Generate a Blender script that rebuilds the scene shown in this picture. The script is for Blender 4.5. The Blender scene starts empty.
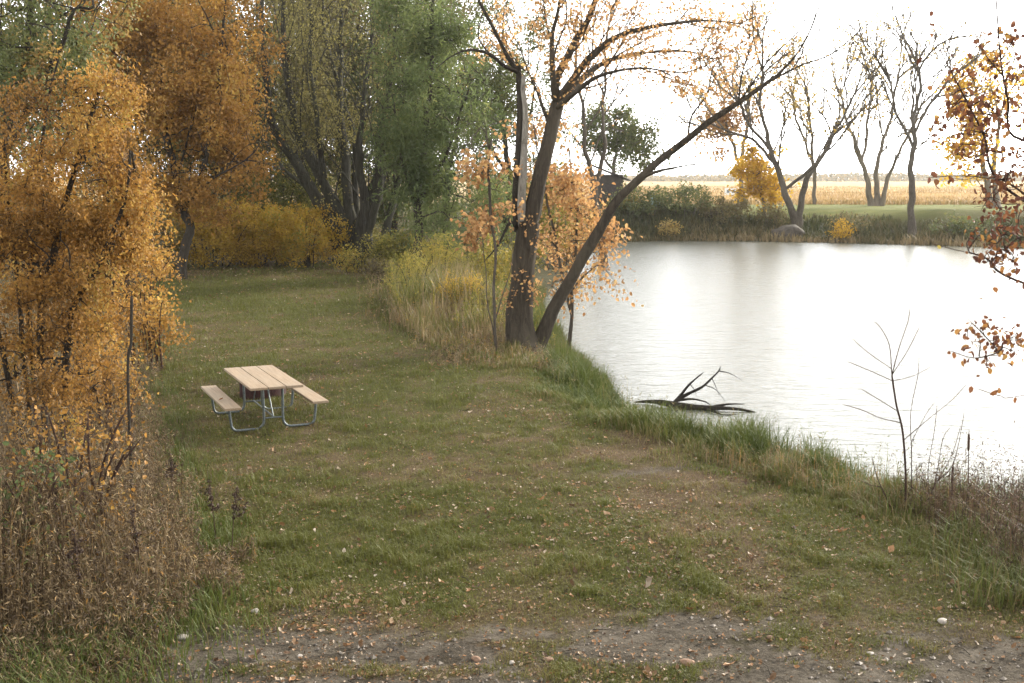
import bpy, math, random
import numpy as np
from math import radians as R

rng = np.random.default_rng(7)
random.seed(7)
scn = bpy.context.scene
col = scn.collection

# ------------------------------------------------------------------ camera
F_PX, CAM_H, PITCH = 1150.0, 4.0, R(8.1)
cd = bpy.data.cameras.new('camera'); cam = bpy.data.objects.new('camera', cd); col.objects.link(cam)
cam.location = (0, 0, CAM_H); cam.rotation_euler = (math.pi / 2 - PITCH, 0, 0)
cd.sensor_width = 36; cd.lens = 36 * F_PX / 1024; cd.clip_end = 9000; cd.clip_start = 0.1
scn.camera = cam
CP, SP = math.cos(PITCH), math.sin(PITCH)

def ray(px, py):
    a = (px - 512) / F_PX; b = -(py - 341.5) / F_PX
    return np.array([a, CP + b * SP, -SP + b * CP])
def at(px, py, Y):
    """the place seen at that spot, Y metres away"""
    d = ray(px, py); d = d * (Y / d[1]); return d + np.array([0, 0, CAM_H])
def on(px, py, z=0.0):
    d = ray(px, py); t = (z - CAM_H) / d[2]; return d * t + np.array([0, 0, CAM_H])
def pm(Y):
    return Y / F_PX

# ------------------------------------------------------------------ value noise
_perm = np.random.default_rng(3).random((256, 256))
def vnoise(x, y):
    xi = np.floor(x).astype(int); yi = np.floor(y).astype(int)
    fx = x - xi; fy = y - yi
    fx = fx * fx * (3 - 2 * fx); fy = fy * fy * (3 - 2 * fy)
    g = lambda a, b: _perm[a % 256, b % 256]
    return (g(xi, yi) * (1 - fx) + g(xi + 1, yi) * fx) * (1 - fy) + (g(xi, yi + 1) * (1 - fx) + g(xi + 1, yi + 1) * fx) * fy
def fbm(x, y, o=4):
    s = 0; a = .5; t = 0
    for k in range(o):
        s = s + a * vnoise(x * 2 ** k + 17 * k, y * 2 ** k + 5 * k); t += a; a *= .55
    return s / t
def sstep(a, b, x):
    t = np.clip((x - a) / (b - a), 0, 1); return t * t * (3 - 2 * t)

# ------------------------------------------------------------------ terrain
WATER = -0.7
LAKE = np.array([(60, 13.0), (14, 13.6), (9, 14.2), (7.0, 14.9), (5.9, 15.8), (5.0, 17.2), (4.2, 18.6), (3.4, 20.0), (2.75, 21.6), (2.35, 23.2),
                 (2.15, 25.0), (1.95, 28.0), (1.6, 31.0), (1.2, 36.0), (1.0, 42.0), (2.0, 52.0), (3.6, 64.0), (5.4, 78.0), (7.0, 85.0),
                 (11.0, 86.3), (17.0, 86.0), (23.0, 84.2), (30.0, 80.2), (36.0, 76.0), (46, 71), (70, 66), (110, 50), (100, 20)], float)
def _dense(poly, n=14):
    out = []
    for i in range(len(poly)):
        a, b = poly[i], poly[(i + 1) % len(poly)]
        for k in range(n): out.append(a + (b - a) * k / n)
    return np.array(out)
_LB = _dense(LAKE)
def lake_d(x, y):
    x = np.atleast_1d(np.asarray(x, float)); y = np.atleast_1d(np.asarray(y, float))
    d = np.empty(x.shape)
    for s in range(0, len(x), 20000):
        xx = x[s:s + 20000, None]; yy = y[s:s + 20000, None]
        d[s:s + 20000] = np.sqrt(((xx - _LB[None, :, 0]) ** 2 + (yy - _LB[None, :, 1]) ** 2).min(1))
    ins = np.zeros(x.shape, bool)
    P = LAKE; n = len(P)
    for i in range(n):
        x1, y1 = P[i]; x2, y2 = P[(i + 1) % n]
        c = ((y1 > y) != (y2 > y)) & (x < (x2 - x1) * (y - y1) / (y2 - y1 + 1e-12) + x1)
        ins ^= c
    return np.where(ins, -d, d)
def height(x, y):
    x = np.atleast_1d(np.asarray(x, float)); y = np.atleast_1d(np.asarray(y, float))
    d = lake_d(x, y) + (fbm(x * .9, y * .9) - .5) * .5
    far = sstep(58, 84, y)
    top = 0.0 + 1.55 * far
    wid = 2.2 + 3.4 * far + 5 * far * sstep(13, 22, x)
    h = np.where(d > 0, WATER + (top - WATER) * sstep(0, 1, d / wid), WATER - 0.9 * sstep(0, 3, -d))
    h = h + (fbm(x * .35, y * .35) - .5) * .12 * sstep(1.5, 4, d) + (fbm(x * 2.2, y * 2.2) - .5) * .05 * sstep(1, 3, d)
    h = h + 2.4 * sstep(7.2, 0.5, y)
    return h
def hz(x, y): return float(height(x, y)[0])

def lawn_left(y):
    return np.interp(y, [0, 8.7, 10.6, 12.7, 17.5, 24, 30, 47, 55], [-2.9, -2.95, -2.65, -3.3, -5.3, -7.3, -9.2, -14.8, -17])

# ------------------------------------------------------------------ mesh making
def mk(name, V, Fs, mat, parent=None, attrs=None, smooth=False, shape_uv=None):
    """V (n,3); Fs: an (m,k) array or list of such arrays"""
    if isinstance(Fs, np.ndarray): Fs = [Fs]
    Fs = [f for f in Fs if len(f)]
    me = bpy.data.meshes.new(name)
    V = np.ascontiguousarray(V, np.float32)
    me.vertices.add(len(V)); me.vertices.foreach_set('co', V.ravel())
    idx = np.concatenate([f.ravel() for f in Fs]).astype(np.int32)
    tot = np.concatenate([np.full(len(f), f.shape[1]) for f in Fs]).astype(np.int32)
    st = np.concatenate([[0], np.cumsum(tot)[:-1]]).astype(np.int32)
    me.loops.add(len(idx)); me.loops.foreach_set('vertex_index', idx)
    me.polygons.add(len(tot)); me.polygons.foreach_set('loop_start', st)
    try: me.polygons.foreach_set('loop_total', tot)
    except Exception: pass
    me.polygons.foreach_set('use_smooth', np.full(len(tot), bool(smooth)))
    for k, a in (attrs or {}).items():
        at_ = me.attributes.new(k, 'FLOAT', 'POINT'); at_.data.foreach_set('value', np.ascontiguousarray(a, np.float32))
    me.update(calc_edges=True); me.validate()
    if mat is not None: me.materials.append(mat)
    o = bpy.data.objects.new(name, me); col.objects.link(o)
    if parent is not None: o.parent = parent
    return o
def tag(o, label=None, cat=None, group=None, kind=None):
    if label: o['label'] = label
    if cat: o['category'] = cat
    if group: o['group'] = group
    if kind: o['kind'] = kind
    return o
def empty(name, loc):
    o = bpy.data.objects.new(name, None); col.objects.link(o); o.location = loc; o.empty_display_size = .3
    return o
def thing(name, loc, label, cat, group=None):
    return tag(empty(name, loc), label, cat, group)

class MB:
    """collects boxes and tubes into one mesh"""
    def __init__(s): s.V = []; s.Fq = []; s.n = 0
    def add(s, V, Fq):
        s.V.append(np.asarray(V, float)); s.Fq.append(np.asarray(Fq, int) + s.n); s.n += len(V)
    def box(s, c, size, bev=0.006, rot=None):
        hx, hy, h_z = [v / 2 for v in size]; b = min(bev, hx * .9, hy * .9, h_z * .9)
        V = []; zs = [(-h_z, b), (-h_z + b, 0), (h_z - b, 0), (h_z, b)]
        for z, ins in zs:
            x, y = hx - ins, hy - ins
            V += [(-x + b * (ins == 0), -y, z), (x - b * (ins == 0), -y, z), (x, -y + b * (ins == 0), z), (x, y - b * (ins == 0), z),
                  (x - b * (ins == 0), y, z), (-x + b * (ins == 0), y, z), (-x, y - b * (ins == 0), z), (-x, -y + b * (ins == 0), z)]
        V = np.array(V)
        if rot is not None: V = V @ np.array(rot).T
        V = V + np.array(c)
        Fq = []
        for k in range(3):
            for i in range(8):
                j = (i + 1) % 8; Fq.append((k * 8 + i, k * 8 + j, (k + 1) * 8 + j, (k + 1) * 8 + i))
        for o, rev in ((0, True), (24, False)):
            for q in ((0, 1, 2, 3), (0, 3, 4, 7), (7, 4, 5, 6)):
                q = [o + t for t in q]; Fq.append(q[::-1] if rev else q)
        s.add(V, Fq)
    def tube(s, pts, r, k=8, cap=True):
        pts = np.asarray(pts, float); n = len(pts); r = np.broadcast_to(np.asarray(r, float), (n,))
        V, Fq = tubes(pts, r, np.array([True] + [False] * (n - 1)), k)
        s.add(V, Fq)
        if cap:
            for o, e in ((0, 0), ((n - 1) * k, n - 1)):
                s.add(np.vstack([V[o:o + k], pts[e:e + 1]]), [(i, (i + 1) % k, k, k) for i in range(k)])
    def build(s, name, mat, parent=None, smooth=False):
        V = np.vstack(s.V); Fq = np.vstack(s.Fq)
        tri = Fq[Fq[:, 2] == Fq[:, 3]][:, :3]; q = Fq[Fq[:, 2] != Fq[:, 3]]
        return mk(name, V, [q, tri], mat, parent, smooth=smooth)

def tubes(P, rad, first, k, rough=0.0):
    n = len(P); i = np.arange(n)
    last = np.r_[first[1:], True]
    nx = np.where(last, i, np.minimum(i + 1, n - 1)); pv = np.where(first, i, np.maximum(i - 1, 0))
    T = P[nx] - P[pv]; T /= np.linalg.norm(T, axis=1, keepdims=True) + 1e-9
    ref = np.broadcast_to(np.array([1.0, .13, .07]), T.shape).copy()
    par_ = np.abs(T @ (ref[0] / np.linalg.norm(ref[0]))) > .97
    ref[par_] = (0.1, .2, 1)
    A = np.cross(T, ref); A /= np.linalg.norm(A, axis=1, keepdims=True) + 1e-9
    B = np.cross(T, A)
    th = np.arange(k) * 2 * np.pi / k
    rv = np.broadcast_to(rad[:, None], (n, k))
    if rough:
        L_ = np.cumsum(np.r_[0, np.linalg.norm(np.diff(P, axis=0), axis=1)])
        g_ = np.cos(th)[None] * 1.4 + P[:, :1] * 3; h_ = np.sin(th)[None] * 1.4 + L_[:, None] * 1.1
        rv = rv * (1 + rough * 2 * (fbm(g_ + 50, h_ + 50, 3) - .5) + rough * .8 * (vnoise(np.arange(k)[None] * 1.0 + 0 * g_, L_[:, None] * .6 + 9) - .5))
    V = P[:, None, :] + rv[:, :, None] * (A[:, None, :] * np.cos(th)[None, :, None] + B[:, None, :] * np.sin(th)[None, :, None])
    e = i[~last]
    a = np.arange(k); b = (a + 1) % k
    Fq = np.stack([e[:, None] * k + a, e[:, None] * k + b, (e[:, None] + 1) * k + b, (e[:, None] + 1) * k + a], -1).reshape(-1, 4)
    return V.reshape(-1, 3), Fq

def smooth_line(pts, step):
    pts = np.asarray(pts, float); n = pts.shape[0]
    q = np.vstack([2 * pts[0] - pts[1], pts, 2 * pts[-1] - pts[-2]])
    out = []
    for i in range(1, n):
        m = max(2, int(np.ceil(np.linalg.norm(pts[i] - pts[i - 1]) / step)))
        t = np.linspace(0, 1, m, endpoint=False)[:, None]
        p0, p1, p2, p3 = q[i - 1], q[i], q[i + 1], q[i + 2]
        out.append(.5 * (2 * p1 + (p2 - p0) * t + (2 * p0 - 5 * p1 + 4 * p2 - p3) * t ** 2 + (3 * p1 - p0 - 3 * p2 + p3) * t ** 3))
    out.append(pts[-1:]); return np.vstack(out)

class Sk:
    """a branching skeleton"""
    def __init__(s, cap=60000):
        s.P = np.zeros((cap, 3)); s.par = np.full(cap, -1); s.fix = np.zeros(cap); s.n = 0
    def _add(s, p, par, fix=0.0):
        i = s.n; s.P[i] = p; s.par[i] = par; s.fix[i] = fix; s.n += 1; return i
    def near(s, p):
        return int(((s.P[:s.n] - np.asarray(p)) ** 2).sum(1).argmin())
    def stem(s, pts, r0, r1, base=None, step=.25, wob=0.0):
        L = smooth_line(pts, step); m = len(L); par = -1
        if base is not None: par = base
        ids = []
        ph = rng.random(4) * 6.28
        for j, p in enumerate(L):
            t = j / (m - 1)
            if wob:
                u = j * step
                p = p + wob * np.array([math.sin(u * 1.7 + ph[0]) + .5 * math.sin(u * 4.1 + ph[1]), math.sin(u * 1.4 + ph[2]), .3 * math.sin(u * 3 + ph[3])]) * min(1, j / 3)
            par = s._add(p, par, r0 + (r1 - r0) * t ** .85); ids.append(par)
        return ids
    def grow(s, T, step=.4, bend=.35, jit=.05, up=.35, start=0, maxd=1e9, sag=0.0):
        T = np.asarray(T, float)
        A = s.P[start:s.n]
        d0 = np.array([np.sqrt(((A - t) ** 2).sum(1).min()) for t in T])
        first = s.n
        for t in T[np.argsort(d0)]:
            A = s.P[start:s.n]; D = t - A
            dist = np.sqrt((D ** 2).sum(1))
            cost = dist + up * np.maximum(0, -D[:, 2]) + np.where(dist < step * .6, 5, 0)
            j = int(cost.argmin()) + start
            d = dist[j - start]
            if d > maxd: continue
            p0 = s.P[j]; pj = s.par[j]
            dirn = (p0 - s.P[pj]) if pj >= 0 else np.array([0, 0, 1.0])
            dirn = dirn / (np.linalg.norm(dirn) + 1e-9)
            c = p0 + dirn * d * bend + np.array([0, 0, sag * d])
            m = max(2, int(d / step))
            par = j
            for q in range(1, m + 1):
                u = q / m
                p = (1 - u) ** 2 * p0 + 2 * u * (1 - u) * c + u * u * t
                p = p + rng.normal(0, jit * d / m ** .5, 3) * (u < .99)
                par = s._add(p, par)
        return first, s.n
    def ramify(s, i, d, L, lev, ang=.55, up=.25, seg=.35, kids=(2, 4)):
        d = np.asarray(d, float); d = d / (np.linalg.norm(d) + 1e-9)
        m = max(2, int(L / seg)); p = s.P[i].copy(); ids = []; cur = d.copy(); drift = rng.normal(0, .07, 3)
        for k in range(m):
            cur = cur + drift + rng.normal(0, .05, 3) + np.array([0, 0, up * .12]); cur /= np.linalg.norm(cur)
            p = p + cur * (L / m); i = s._add(p, i); ids.append((i, cur.copy()))
        if lev <= 0: return
        nk = rng.integers(kids[0], kids[1] + 1)
        for k in range(nk):
            u = rng.uniform(.25, 1.0) if k else 1.0
            j, cd_ = ids[min(len(ids) - 1, int(u * len(ids) - 1e-6))]
            q = rng.normal(0, 1, 3); q -= cd_ * (q @ cd_); q /= np.linalg.norm(q) + 1e-9
            a = ang * rng.uniform(.5, 1.2) * (.5 if k == 0 else 1)
            s.ramify(j, cd_ * math.cos(a) + q * math.sin(a) + np.array([0, 0, up * .35]), L * rng.uniform(.5, .8), lev - 1, ang, up, seg * .8, kids)
    def ramify_stem(s, ids, every, L, lev, t0=.3, ang=.7, up=.3, seg=.35, kids=(2, 4)):
        """side branches along a stem and a spray at its end"""
        n = len(ids); acc = 0.0; last = None
        for k in range(max(1, int(n * t0)), n):
            acc += np.linalg.norm(s.P[ids[k]] - s.P[ids[k - 1]])
            if acc > every * rng.uniform(.7, 1.3):
                acc = 0; d = s.P[ids[k]] - s.P[ids[k - 1]]; d /= np.linalg.norm(d) + 1e-9
                q = rng.normal(0, 1, 3); q -= d * (q @ d); q /= np.linalg.norm(q) + 1e-9
                if last is not None and q @ last > .3: q = -q
                last = q; a = ang * rng.uniform(.7, 1.2); t = k / n
                s.ramify(ids[k], d * math.cos(a) + q * math.sin(a) + np.array([0, 0, up * .3]), L * (1.15 - .5 * t) * rng.uniform(.7, 1.2), lev, .55, up, seg, kids)
        d = s.P[ids[-1]] - s.P[ids[-2]]
        for k in range(2): s.ramify(ids[-1], d / np.linalg.norm(d) + rng.normal(0, .25, 3), L * .8, lev, .5, up, seg, kids)
    def radii(s, tip=.006, p=.45):
        n = s.n; par = s.par[:n]
        cnt = np.zeros(n); kids = np.zeros(n, int)
        np.add.at(kids, par[par >= 0], 1)
        cnt[kids == 0] = 1
        for i in range(n - 1, -1, -1):
            if par[i] >= 0: cnt[par[i]] += cnt[i]
        r = np.maximum(s.fix[:n], tip * cnt ** p)
        for i in range(n):
            if par[i] >= 0 and r[i] > r[par[i]]: r[i] = r[par[i]]
        s.r = r; return r
    def wood(s, thick=.035, k_thick=9, k_thin=4, flare=0.0):
        a, b = s.meshes(thick, k_thick, k_thin, flare)
        if a is None: return b
        if b is None: return a
        return np.vstack([a[0], b[0]]), np.vstack([a[1], b[1] + len(a[0])])
    def meshes(s, thick=.035, k_thick=9, k_thin=4, flare=0.0):
        """two meshes (thick wood, thin wood): lists of V, F"""
        n = s.n; par = s.par[:n]; r = s.r
        best = np.full(n, -1); bv = np.zeros(n) - 1
        for i in range(n):
            q = par[i]
            if q >= 0 and r[i] > bv[q]: bv[q] = r[i]; best[q] = i
        out = {True: ([], [], []), False: ([], [], [])}
        done = np.zeros(n, bool)
        for i in range(n):
            if done[i]: continue
            ch = [i]; done[i] = True
            j = best[i]
            while j >= 0 and not done[j]: ch.append(j); done[j] = True; j = best[j]
            # split where the chain gets thin
            seq = ([par[i]] if par[i] >= 0 else []) + ch
            rr = r[seq].copy()
            if par[i] >= 0: rr[0] = r[i]
            big = rr > thick
            cut = int(big.sum())
            parts = []
            if cut >= 2: parts.append((True, seq[:cut], rr[:cut]))
            if cut < 2: parts.append((False, seq, rr))
            elif cut < len(seq): parts.append((False, seq[cut - 1:], rr[cut - 1:]))
            for b, sq, rs in parts:
                if len(sq) < 2: continue
                rs = rs.copy()
                if not b or rs[-1] < thick * 1.5:
                    if sq[-1] == seq[-1]: rs[-1] *= .35
                o = out[b]; o[0].extend(sq); o[1].append(rs); o[2].extend([True] + [False] * (len(sq) - 1))
        res = []
        for b, k in ((True, k_thick), (False, k_thin)):
            o = out[b]
            if not o[0]: res.append(None); continue
            P = s.P[np.array(o[0])]; rad = np.concatenate(o[1])
            if b and flare:
                z0 = P[:, 2].min(); rad = rad * (1 + flare * np.exp(-(P[:, 2] - z0) / .45))
            res.append(tubes(P, rad, np.array(o[2]), k, .22 if b else 0.0))
        return res

SHAPES = {
    'leaf': (np.array([(0, 0, 0), (.3, .2, .08), (.7, .15, .05), (1, 0, -.14), (.7, -.15, .05), (.3, -.2, .08)]), np.array([(0, 1, 5), (1, 2, 4), (1, 4, 5), (2, 3, 4)])),
    'diamond': (np.array([(0, 0, 0), (.42, .30, .07), (1, 0, -.03), (.42, -.30, .07)]), np.array([(0, 1, 2), (0, 2, 3)])),
    'narrow': (np.array([(0, 0, 0), (.4, .11, .03), (1, 0, -.08), (.4, -.11, .03)]), np.array([(0, 1, 2), (0, 2, 3)])),
    'round': (np.array([(0, 0, 0), (.28, .3, .09), (.68, .29, .06), (1, 0, -.1), (.68, -.29, .06), (.28, -.3, .09), (.45, 0, 0)]),
              np.array([(0, 1, 6), (1, 2, 6), (2, 3, 6), (3, 4, 6), (4, 5, 6), (5, 0, 6)])),
    'curl': (np.array([(0, 0, .12), (.3, .28, .2), (.7, .24, .16), (1, .02, .26), (.66, -.3, .04), (.3, -.24, .2), (.48, 0, .0)]),
             np.array([(0, 1, 6), (1, 2, 6), (2, 3, 6), (3, 4, 6), (4, 5, 6), (5, 0, 6)])),
}
def unit(a): return a / (np.linalg.norm(a, axis=1, keepdims=True) + 1e-9)
def leaf_arrays(P, D, N, size, tint, shape='diamond'):
    T, Fc = SHAPES[shape]
    D = unit(D); S = unit(np.cross(D, N)); N = np.cross(S, D)
    V = P[:, None, :] + size[:, None, None] * (D[:, None, :] * T[None, :, 0:1] + S[:, None, :] * T[None, :, 1:2] + N[:, None, :] * T[None, :, 2:3])
    n, k = len(P), len(T)
    Fs = (np.arange(n)[:, None, None] * k + Fc[None]).reshape(-1, 3)
    return V.reshape(-1, 3), Fs, np.repeat(tint, k)
def cat_arrays(lst):
    V = []; Fs = []; T = []; n = 0
    for v, f, t in lst:
        V.append(v); Fs.append(f + n); T.append(t); n += len(v)
    return np.vstack(V), np.vstack(Fs), np.concatenate(T)

def blade_arrays(P, h, w, ang, bend, tint):
    """grass blades: three triangles each"""
    n = len(P)
    d = np.stack([np.cos(ang), np.sin(ang), np.zeros(n)], 1); s_ = np.stack([-np.sin(ang), np.cos(ang), np.zeros(n)], 1)
    z = np.array([0, 0, 1.0])
    m = P + z * (h * .55)[:, None] + d * (h * bend * .25)[:, None]
    t = P + z * (h * (1 - .35 * bend ** 2))[:, None] + d * (h * bend)[:, None]
    a = P - s_ * w[:, None] * .5; b = P + s_ * w[:, None] * .5
    c = m - s_ * w[:, None] * .4; e = m + s_ * w[:, None] * .4
    V = np.stack([a, b, c, e, t], 1).reshape(-1, 3)
    Fc = np.array([(0, 1, 3), (0, 3, 2), (2, 3, 4)])
    Fs = (np.arange(n)[:, None, None] * 5 + Fc[None]).reshape(-1, 3)
    return V, Fs, np.repeat(tint, 5)

# ------------------------------------------------------------------ materials
def newmat(name):
    m = bpy.data.materials.new(name); m.use_nodes = True
    nt = m.node_tree; nt.nodes.clear()
    out = nt.nodes.new('ShaderNodeOutputMaterial')
    return m, nt, out
def ramp(nt, stops, fac=None, interp='LINEAR'):
    r = nt.nodes.new('ShaderNodeValToRGB'); r.color_ramp.interpolation = interp
    e = r.color_ramp.elements
    while len(e) < len(stops): e.new(.5)
    for k, (p, c) in enumerate(stops):
        e[k].position = p; e[k].color = (*c, 1)
    if fac is not None: nt.links.new(fac, r.inputs[0])
    return r.outputs[0]
def attr(nt, name):
    a = nt.nodes.new('ShaderNodeAttribute'); a.attribute_name = name; return a.outputs['Fac']
def noise(nt, scale, detail=4, rough=.6, vec=None, dist=0):
    n = nt.nodes.new('ShaderNodeTexNoise'); n.inputs['Scale'].default_value = scale; n.inputs['Detail'].default_value = detail
    n.inputs['Roughness'].default_value = rough; n.inputs['Distortion'].default_value = dist
    if vec is not None: nt.links.new(vec, n.inputs['Vector'])
    return n.outputs['Fac']
def coords(nt, scale=(1, 1, 1), out='Object', rot=(0, 0, 0)):
    t = nt.nodes.new('ShaderNodeTexCoord'); m = nt.nodes.new('ShaderNodeMapping'); m.inputs['Scale'].default_value = scale
    m.inputs['Rotation'].default_value = rot
    nt.links.new(t.outputs[out], m.inputs['Vector']); return m.outputs[0]
def mixc(nt, fac, a, b, mode='MIX'):
    m = nt.nodes.new('ShaderNodeMix'); m.data_type = 'RGBA'; m.blend_type = mode
    for s_, v in ((m.inputs['Factor'], fac), (m.inputs[6], a), (m.inputs[7], b)):
        if hasattr(v, 'is_output'): nt.links.new(v, s_)
        elif isinstance(v, (int, float)): s_.default_value = v
        else: s_.default_value = (*v, 1)
    return m.outputs[2]
def math_(nt, op, a, b=0.0, clamp=False):
    m = nt.nodes.new('ShaderNodeMath'); m.operation = op; m.use_clamp = clamp
    for s_, v in ((m.inputs[0], a), (m.inputs[1], b)):
        if hasattr(v, 'is_output'): nt.links.new(v, s_)
        else: s_.default_value = v
    return m.outputs[0]
def bump(nt, h, strength=.5, dist=.02):
    b = nt.nodes.new('ShaderNodeBump'); b.inputs['Strength'].default_value = strength; b.inputs['Distance'].default_value = dist
    nt.links.new(h, b.inputs['Height']); return b.outputs[0]
def pbr(nt, out, colr, rough=.7, metal=0, normal=None, spec=.3):
    p = nt.nodes.new('ShaderNodeBsdfPrincipled')
    if hasattr(colr, 'is_output'): nt.links.new(colr, p.inputs['Base Color'])
    else: p.inputs['Base Color'].default_value = (*colr, 1)
    if hasattr(rough, 'is_output'): nt.links.new(rough, p.inputs['Roughness'])
    else: p.inputs['Roughness'].default_value = rough
    p.inputs['Metallic'].default_value = metal; p.inputs['Specular IOR Level'].default_value = spec
    if normal is not None: nt.links.new(normal, p.inputs['Normal'])
    nt.links.new(p.outputs[0], out.inputs[0]); return p
def leafmat(name, stops, trans=.4, spec=.25):
    m, nt, out = newmat(name)
    c = ramp(nt, stops, attr(nt, 'tint'))
    p = nt.nodes.new('ShaderNodeBsdfPrincipled'); nt.links.new(c, p.inputs['Base Color'])
    p.inputs['Roughness'].default_value = .6; p.inputs['Specular IOR Level'].default_value = spec
    t = nt.nodes.new('ShaderNodeBsdfTranslucent'); nt.links.new(c, t.inputs[0])
    mx = nt.nodes.new('ShaderNodeMixShader'); mx.inputs[0].default_value = trans
    nt.links.new(p.outputs[0], mx.inputs[1]); nt.links.new(t.outputs[0], mx.inputs[2]); nt.links.new(mx.outputs[0], out.inputs[0])
    return m
def barkmat(name, dark, light, scale=5, moss=None):
    m, nt, out = newmat(name)
    v = coords(nt, (scale, scale, scale * .18)); n1 = noise(nt, 2.5, 6, .7, v, 1.2)
    v2 = coords(nt, (.6, .6, .35)); n2 = noise(nt, 1.2, 3, .5, v2)
    c = ramp(nt, [(.3, dark), (.68, light)], n1)
    c = mixc(nt, ramp(nt, [(.35, (0, 0, 0)), (.7, (1, 1, 1))], n2), c, mixc(nt, .6, c, moss or tuple(x * 1.3 for x in light)))
    pbr(nt, out, c, .9, normal=bump(nt, math_(nt, 'ADD', n1, math_(nt, 'MULTIPLY', noise(nt, 9, 4, .7, v), .35)), 1, .12), spec=.12)
    return m

M = {}
M['bark'] = barkmat('bark_grey', (.028, .022, .016), (.13, .11, .085))
M['bark_split'] = barkmat('bark_split', (.012, .009, .006), (.085, .068, .05), 4, (.13, .11, .08))
M['bark_dark'] = barkmat('bark_dark', (.016, .013, .01), (.06, .05, .038))
M['bark_willow'] = barkmat('bark_willow', (.02, .018, .014), (.08, .073, .058), 3, (.07, .072, .045))
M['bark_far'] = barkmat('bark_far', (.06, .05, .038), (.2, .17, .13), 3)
M['bark_red'] = barkmat('bark_red_twig', (.04, .022, .018), (.1, .06, .045), 12)
M['deadwood'] = barkmat('dead_wood', (.09, .075, .055), (.46, .42, .36), 6, (.3, .27, .22))
M['wetwood'] = barkmat('wet_wood', (.012, .01, .008), (.05, .042, .033), 7)
M['leaf_orange'] = leafmat('leaf_orange', [(0, (.12, .075, .022)), (.25, (.26, .14, .032)), (.55, (.37, .195, .045)), (.8, (.45, .285, .07)), (1, (.38, .3, .07))], .5)
M['leaf_orange_near'] = leafmat('leaf_orange_near', [(0, (.075, .045, .016)), (.3, (.19, .1, .026)), (.6, (.36, .185, .042)), (.82, (.44, .285, .07)), (.94, (.32, .26, .065)), (1, (.13, .155, .05))], .45)
M['leaf_gold'] = leafmat('leaf_gold', [(0, (.16, .10, .02)), (.35, (.36, .22, .03)), (.7, (.46, .31, .04)), (1, (.2, .22, .045))])
M['leaf_yellow'] = leafmat('leaf_yellow', [(0, (.35, .2, .03)), (.5, (.62, .38, .04)), (1, (.65, .46, .07))], .5)
M['leaf_yellowgreen'] = leafmat('leaf_yellowgreen', [(0, (.07, .085, .02)), (.4, (.17, .16, .035)), (.75, (.3, .25, .05)), (1, (.36, .25, .05))])
M['leaf_green'] = leafmat('leaf_green', [(0, (.045, .065, .024)), (.4, (.1, .13, .046)), (.8, (.18, .21, .07)), (1, (.28, .25, .08))], .5)
M['leaf_darkgreen'] = leafmat('leaf_darkgreen', [(0, (.06, .075, .03)), (.5, (.11, .13, .047)), (.8, (.16, .16, .052)), (1, (.32, .2, .06))])
M['leaf_olive'] = leafmat('leaf_olive', [(0, (.08, .076, .028)), (.45, (.17, .15, .05)), (.8, (.3, .26, .085)), (1, (.42, .36, .12))])
M['leaf_brownwood'] = leafmat('leaf_brownwood', [(0, (.09, .072, .038)), (.4, (.18, .14, .062)), (.7, (.17, .16, .065)), (1, (.32, .22, .08))])
M['leaf_peach'] = leafmat('leaf_peach', [(0, (.17, .082, .036)), (.35, (.37, .2, .08)), (.7, (.5, .3, .125)), (1, (.52, .38, .16))], .5)
M['leaf_red'] = leafmat('leaf_red', [(0, (.05, .022, .014)), (.4, (.11, .042, .024)), (.65, (.19, .08, .032)), (.82, (.33, .17, .05)), (.92, (.4, .27, .07)), (1, (.2, .22, .06))])
M['leaf_pale'] = leafmat('leaf_pale', [(0, (.2, .13, .04)), (.5, (.42, .29, .09)), (1, (.5, .4, .14))], .5)
M['litter'] = leafmat('leaf_litter', [(0, (.07, .042, .024)), (.3, (.17, .095, .045)), (.55, (.3, .15, .06)), (.78, (.34, .25, .16)), (1, (.5, .42, .33))], .1)
M['lawn'] = leafmat('lawn_blade', [(0, (.095, .102, .018)), (.4, (.128, .124, .028)), (.62, (.158, .132, .042)), (.85, (.185, .14, .062)), (1, (.26, .2, .105))], .25)
M['bankgrass'] = leafmat('bank_blade', [(0, (.062, .082, .016)), (.3, (.1, .118, .026)), (.55, (.135, .122, .038)), (.75, (.18, .14, .06)), (1, (.29, .22, .12))], .3)
M['weed'] = leafmat('dry_weed', [(0, (.05, .032, .018)), (.25, (.13, .088, .045)), (.5, (.2, .14, .07)), (.66, (.3, .23, .13)), (.78, (.34, .17, .035)), (.88, (.13, .14, .04)), (1, (.085, .11, .03))], .2)
M['weed_dark'] = leafmat('dry_weed_dark', [(0, (.035, .022, .015)), (.3, (.09, .055, .034)), (.6, (.15, .095, .055)), (.8, (.22, .16, .095)), (.92, (.1, .11, .035)), (1, (.07, .1, .028))], .2)
M['seed'] = leafmat('seed_head', [(0, (.03, .018, .013)), (1, (.085, .05, .032))], .1)
M['haywood'] = leafmat('distant_leaf', [(0, (.12, .11, .07)), (.5, (.2, .17, .1)), (1, (.32, .24, .13))], .3)

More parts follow.
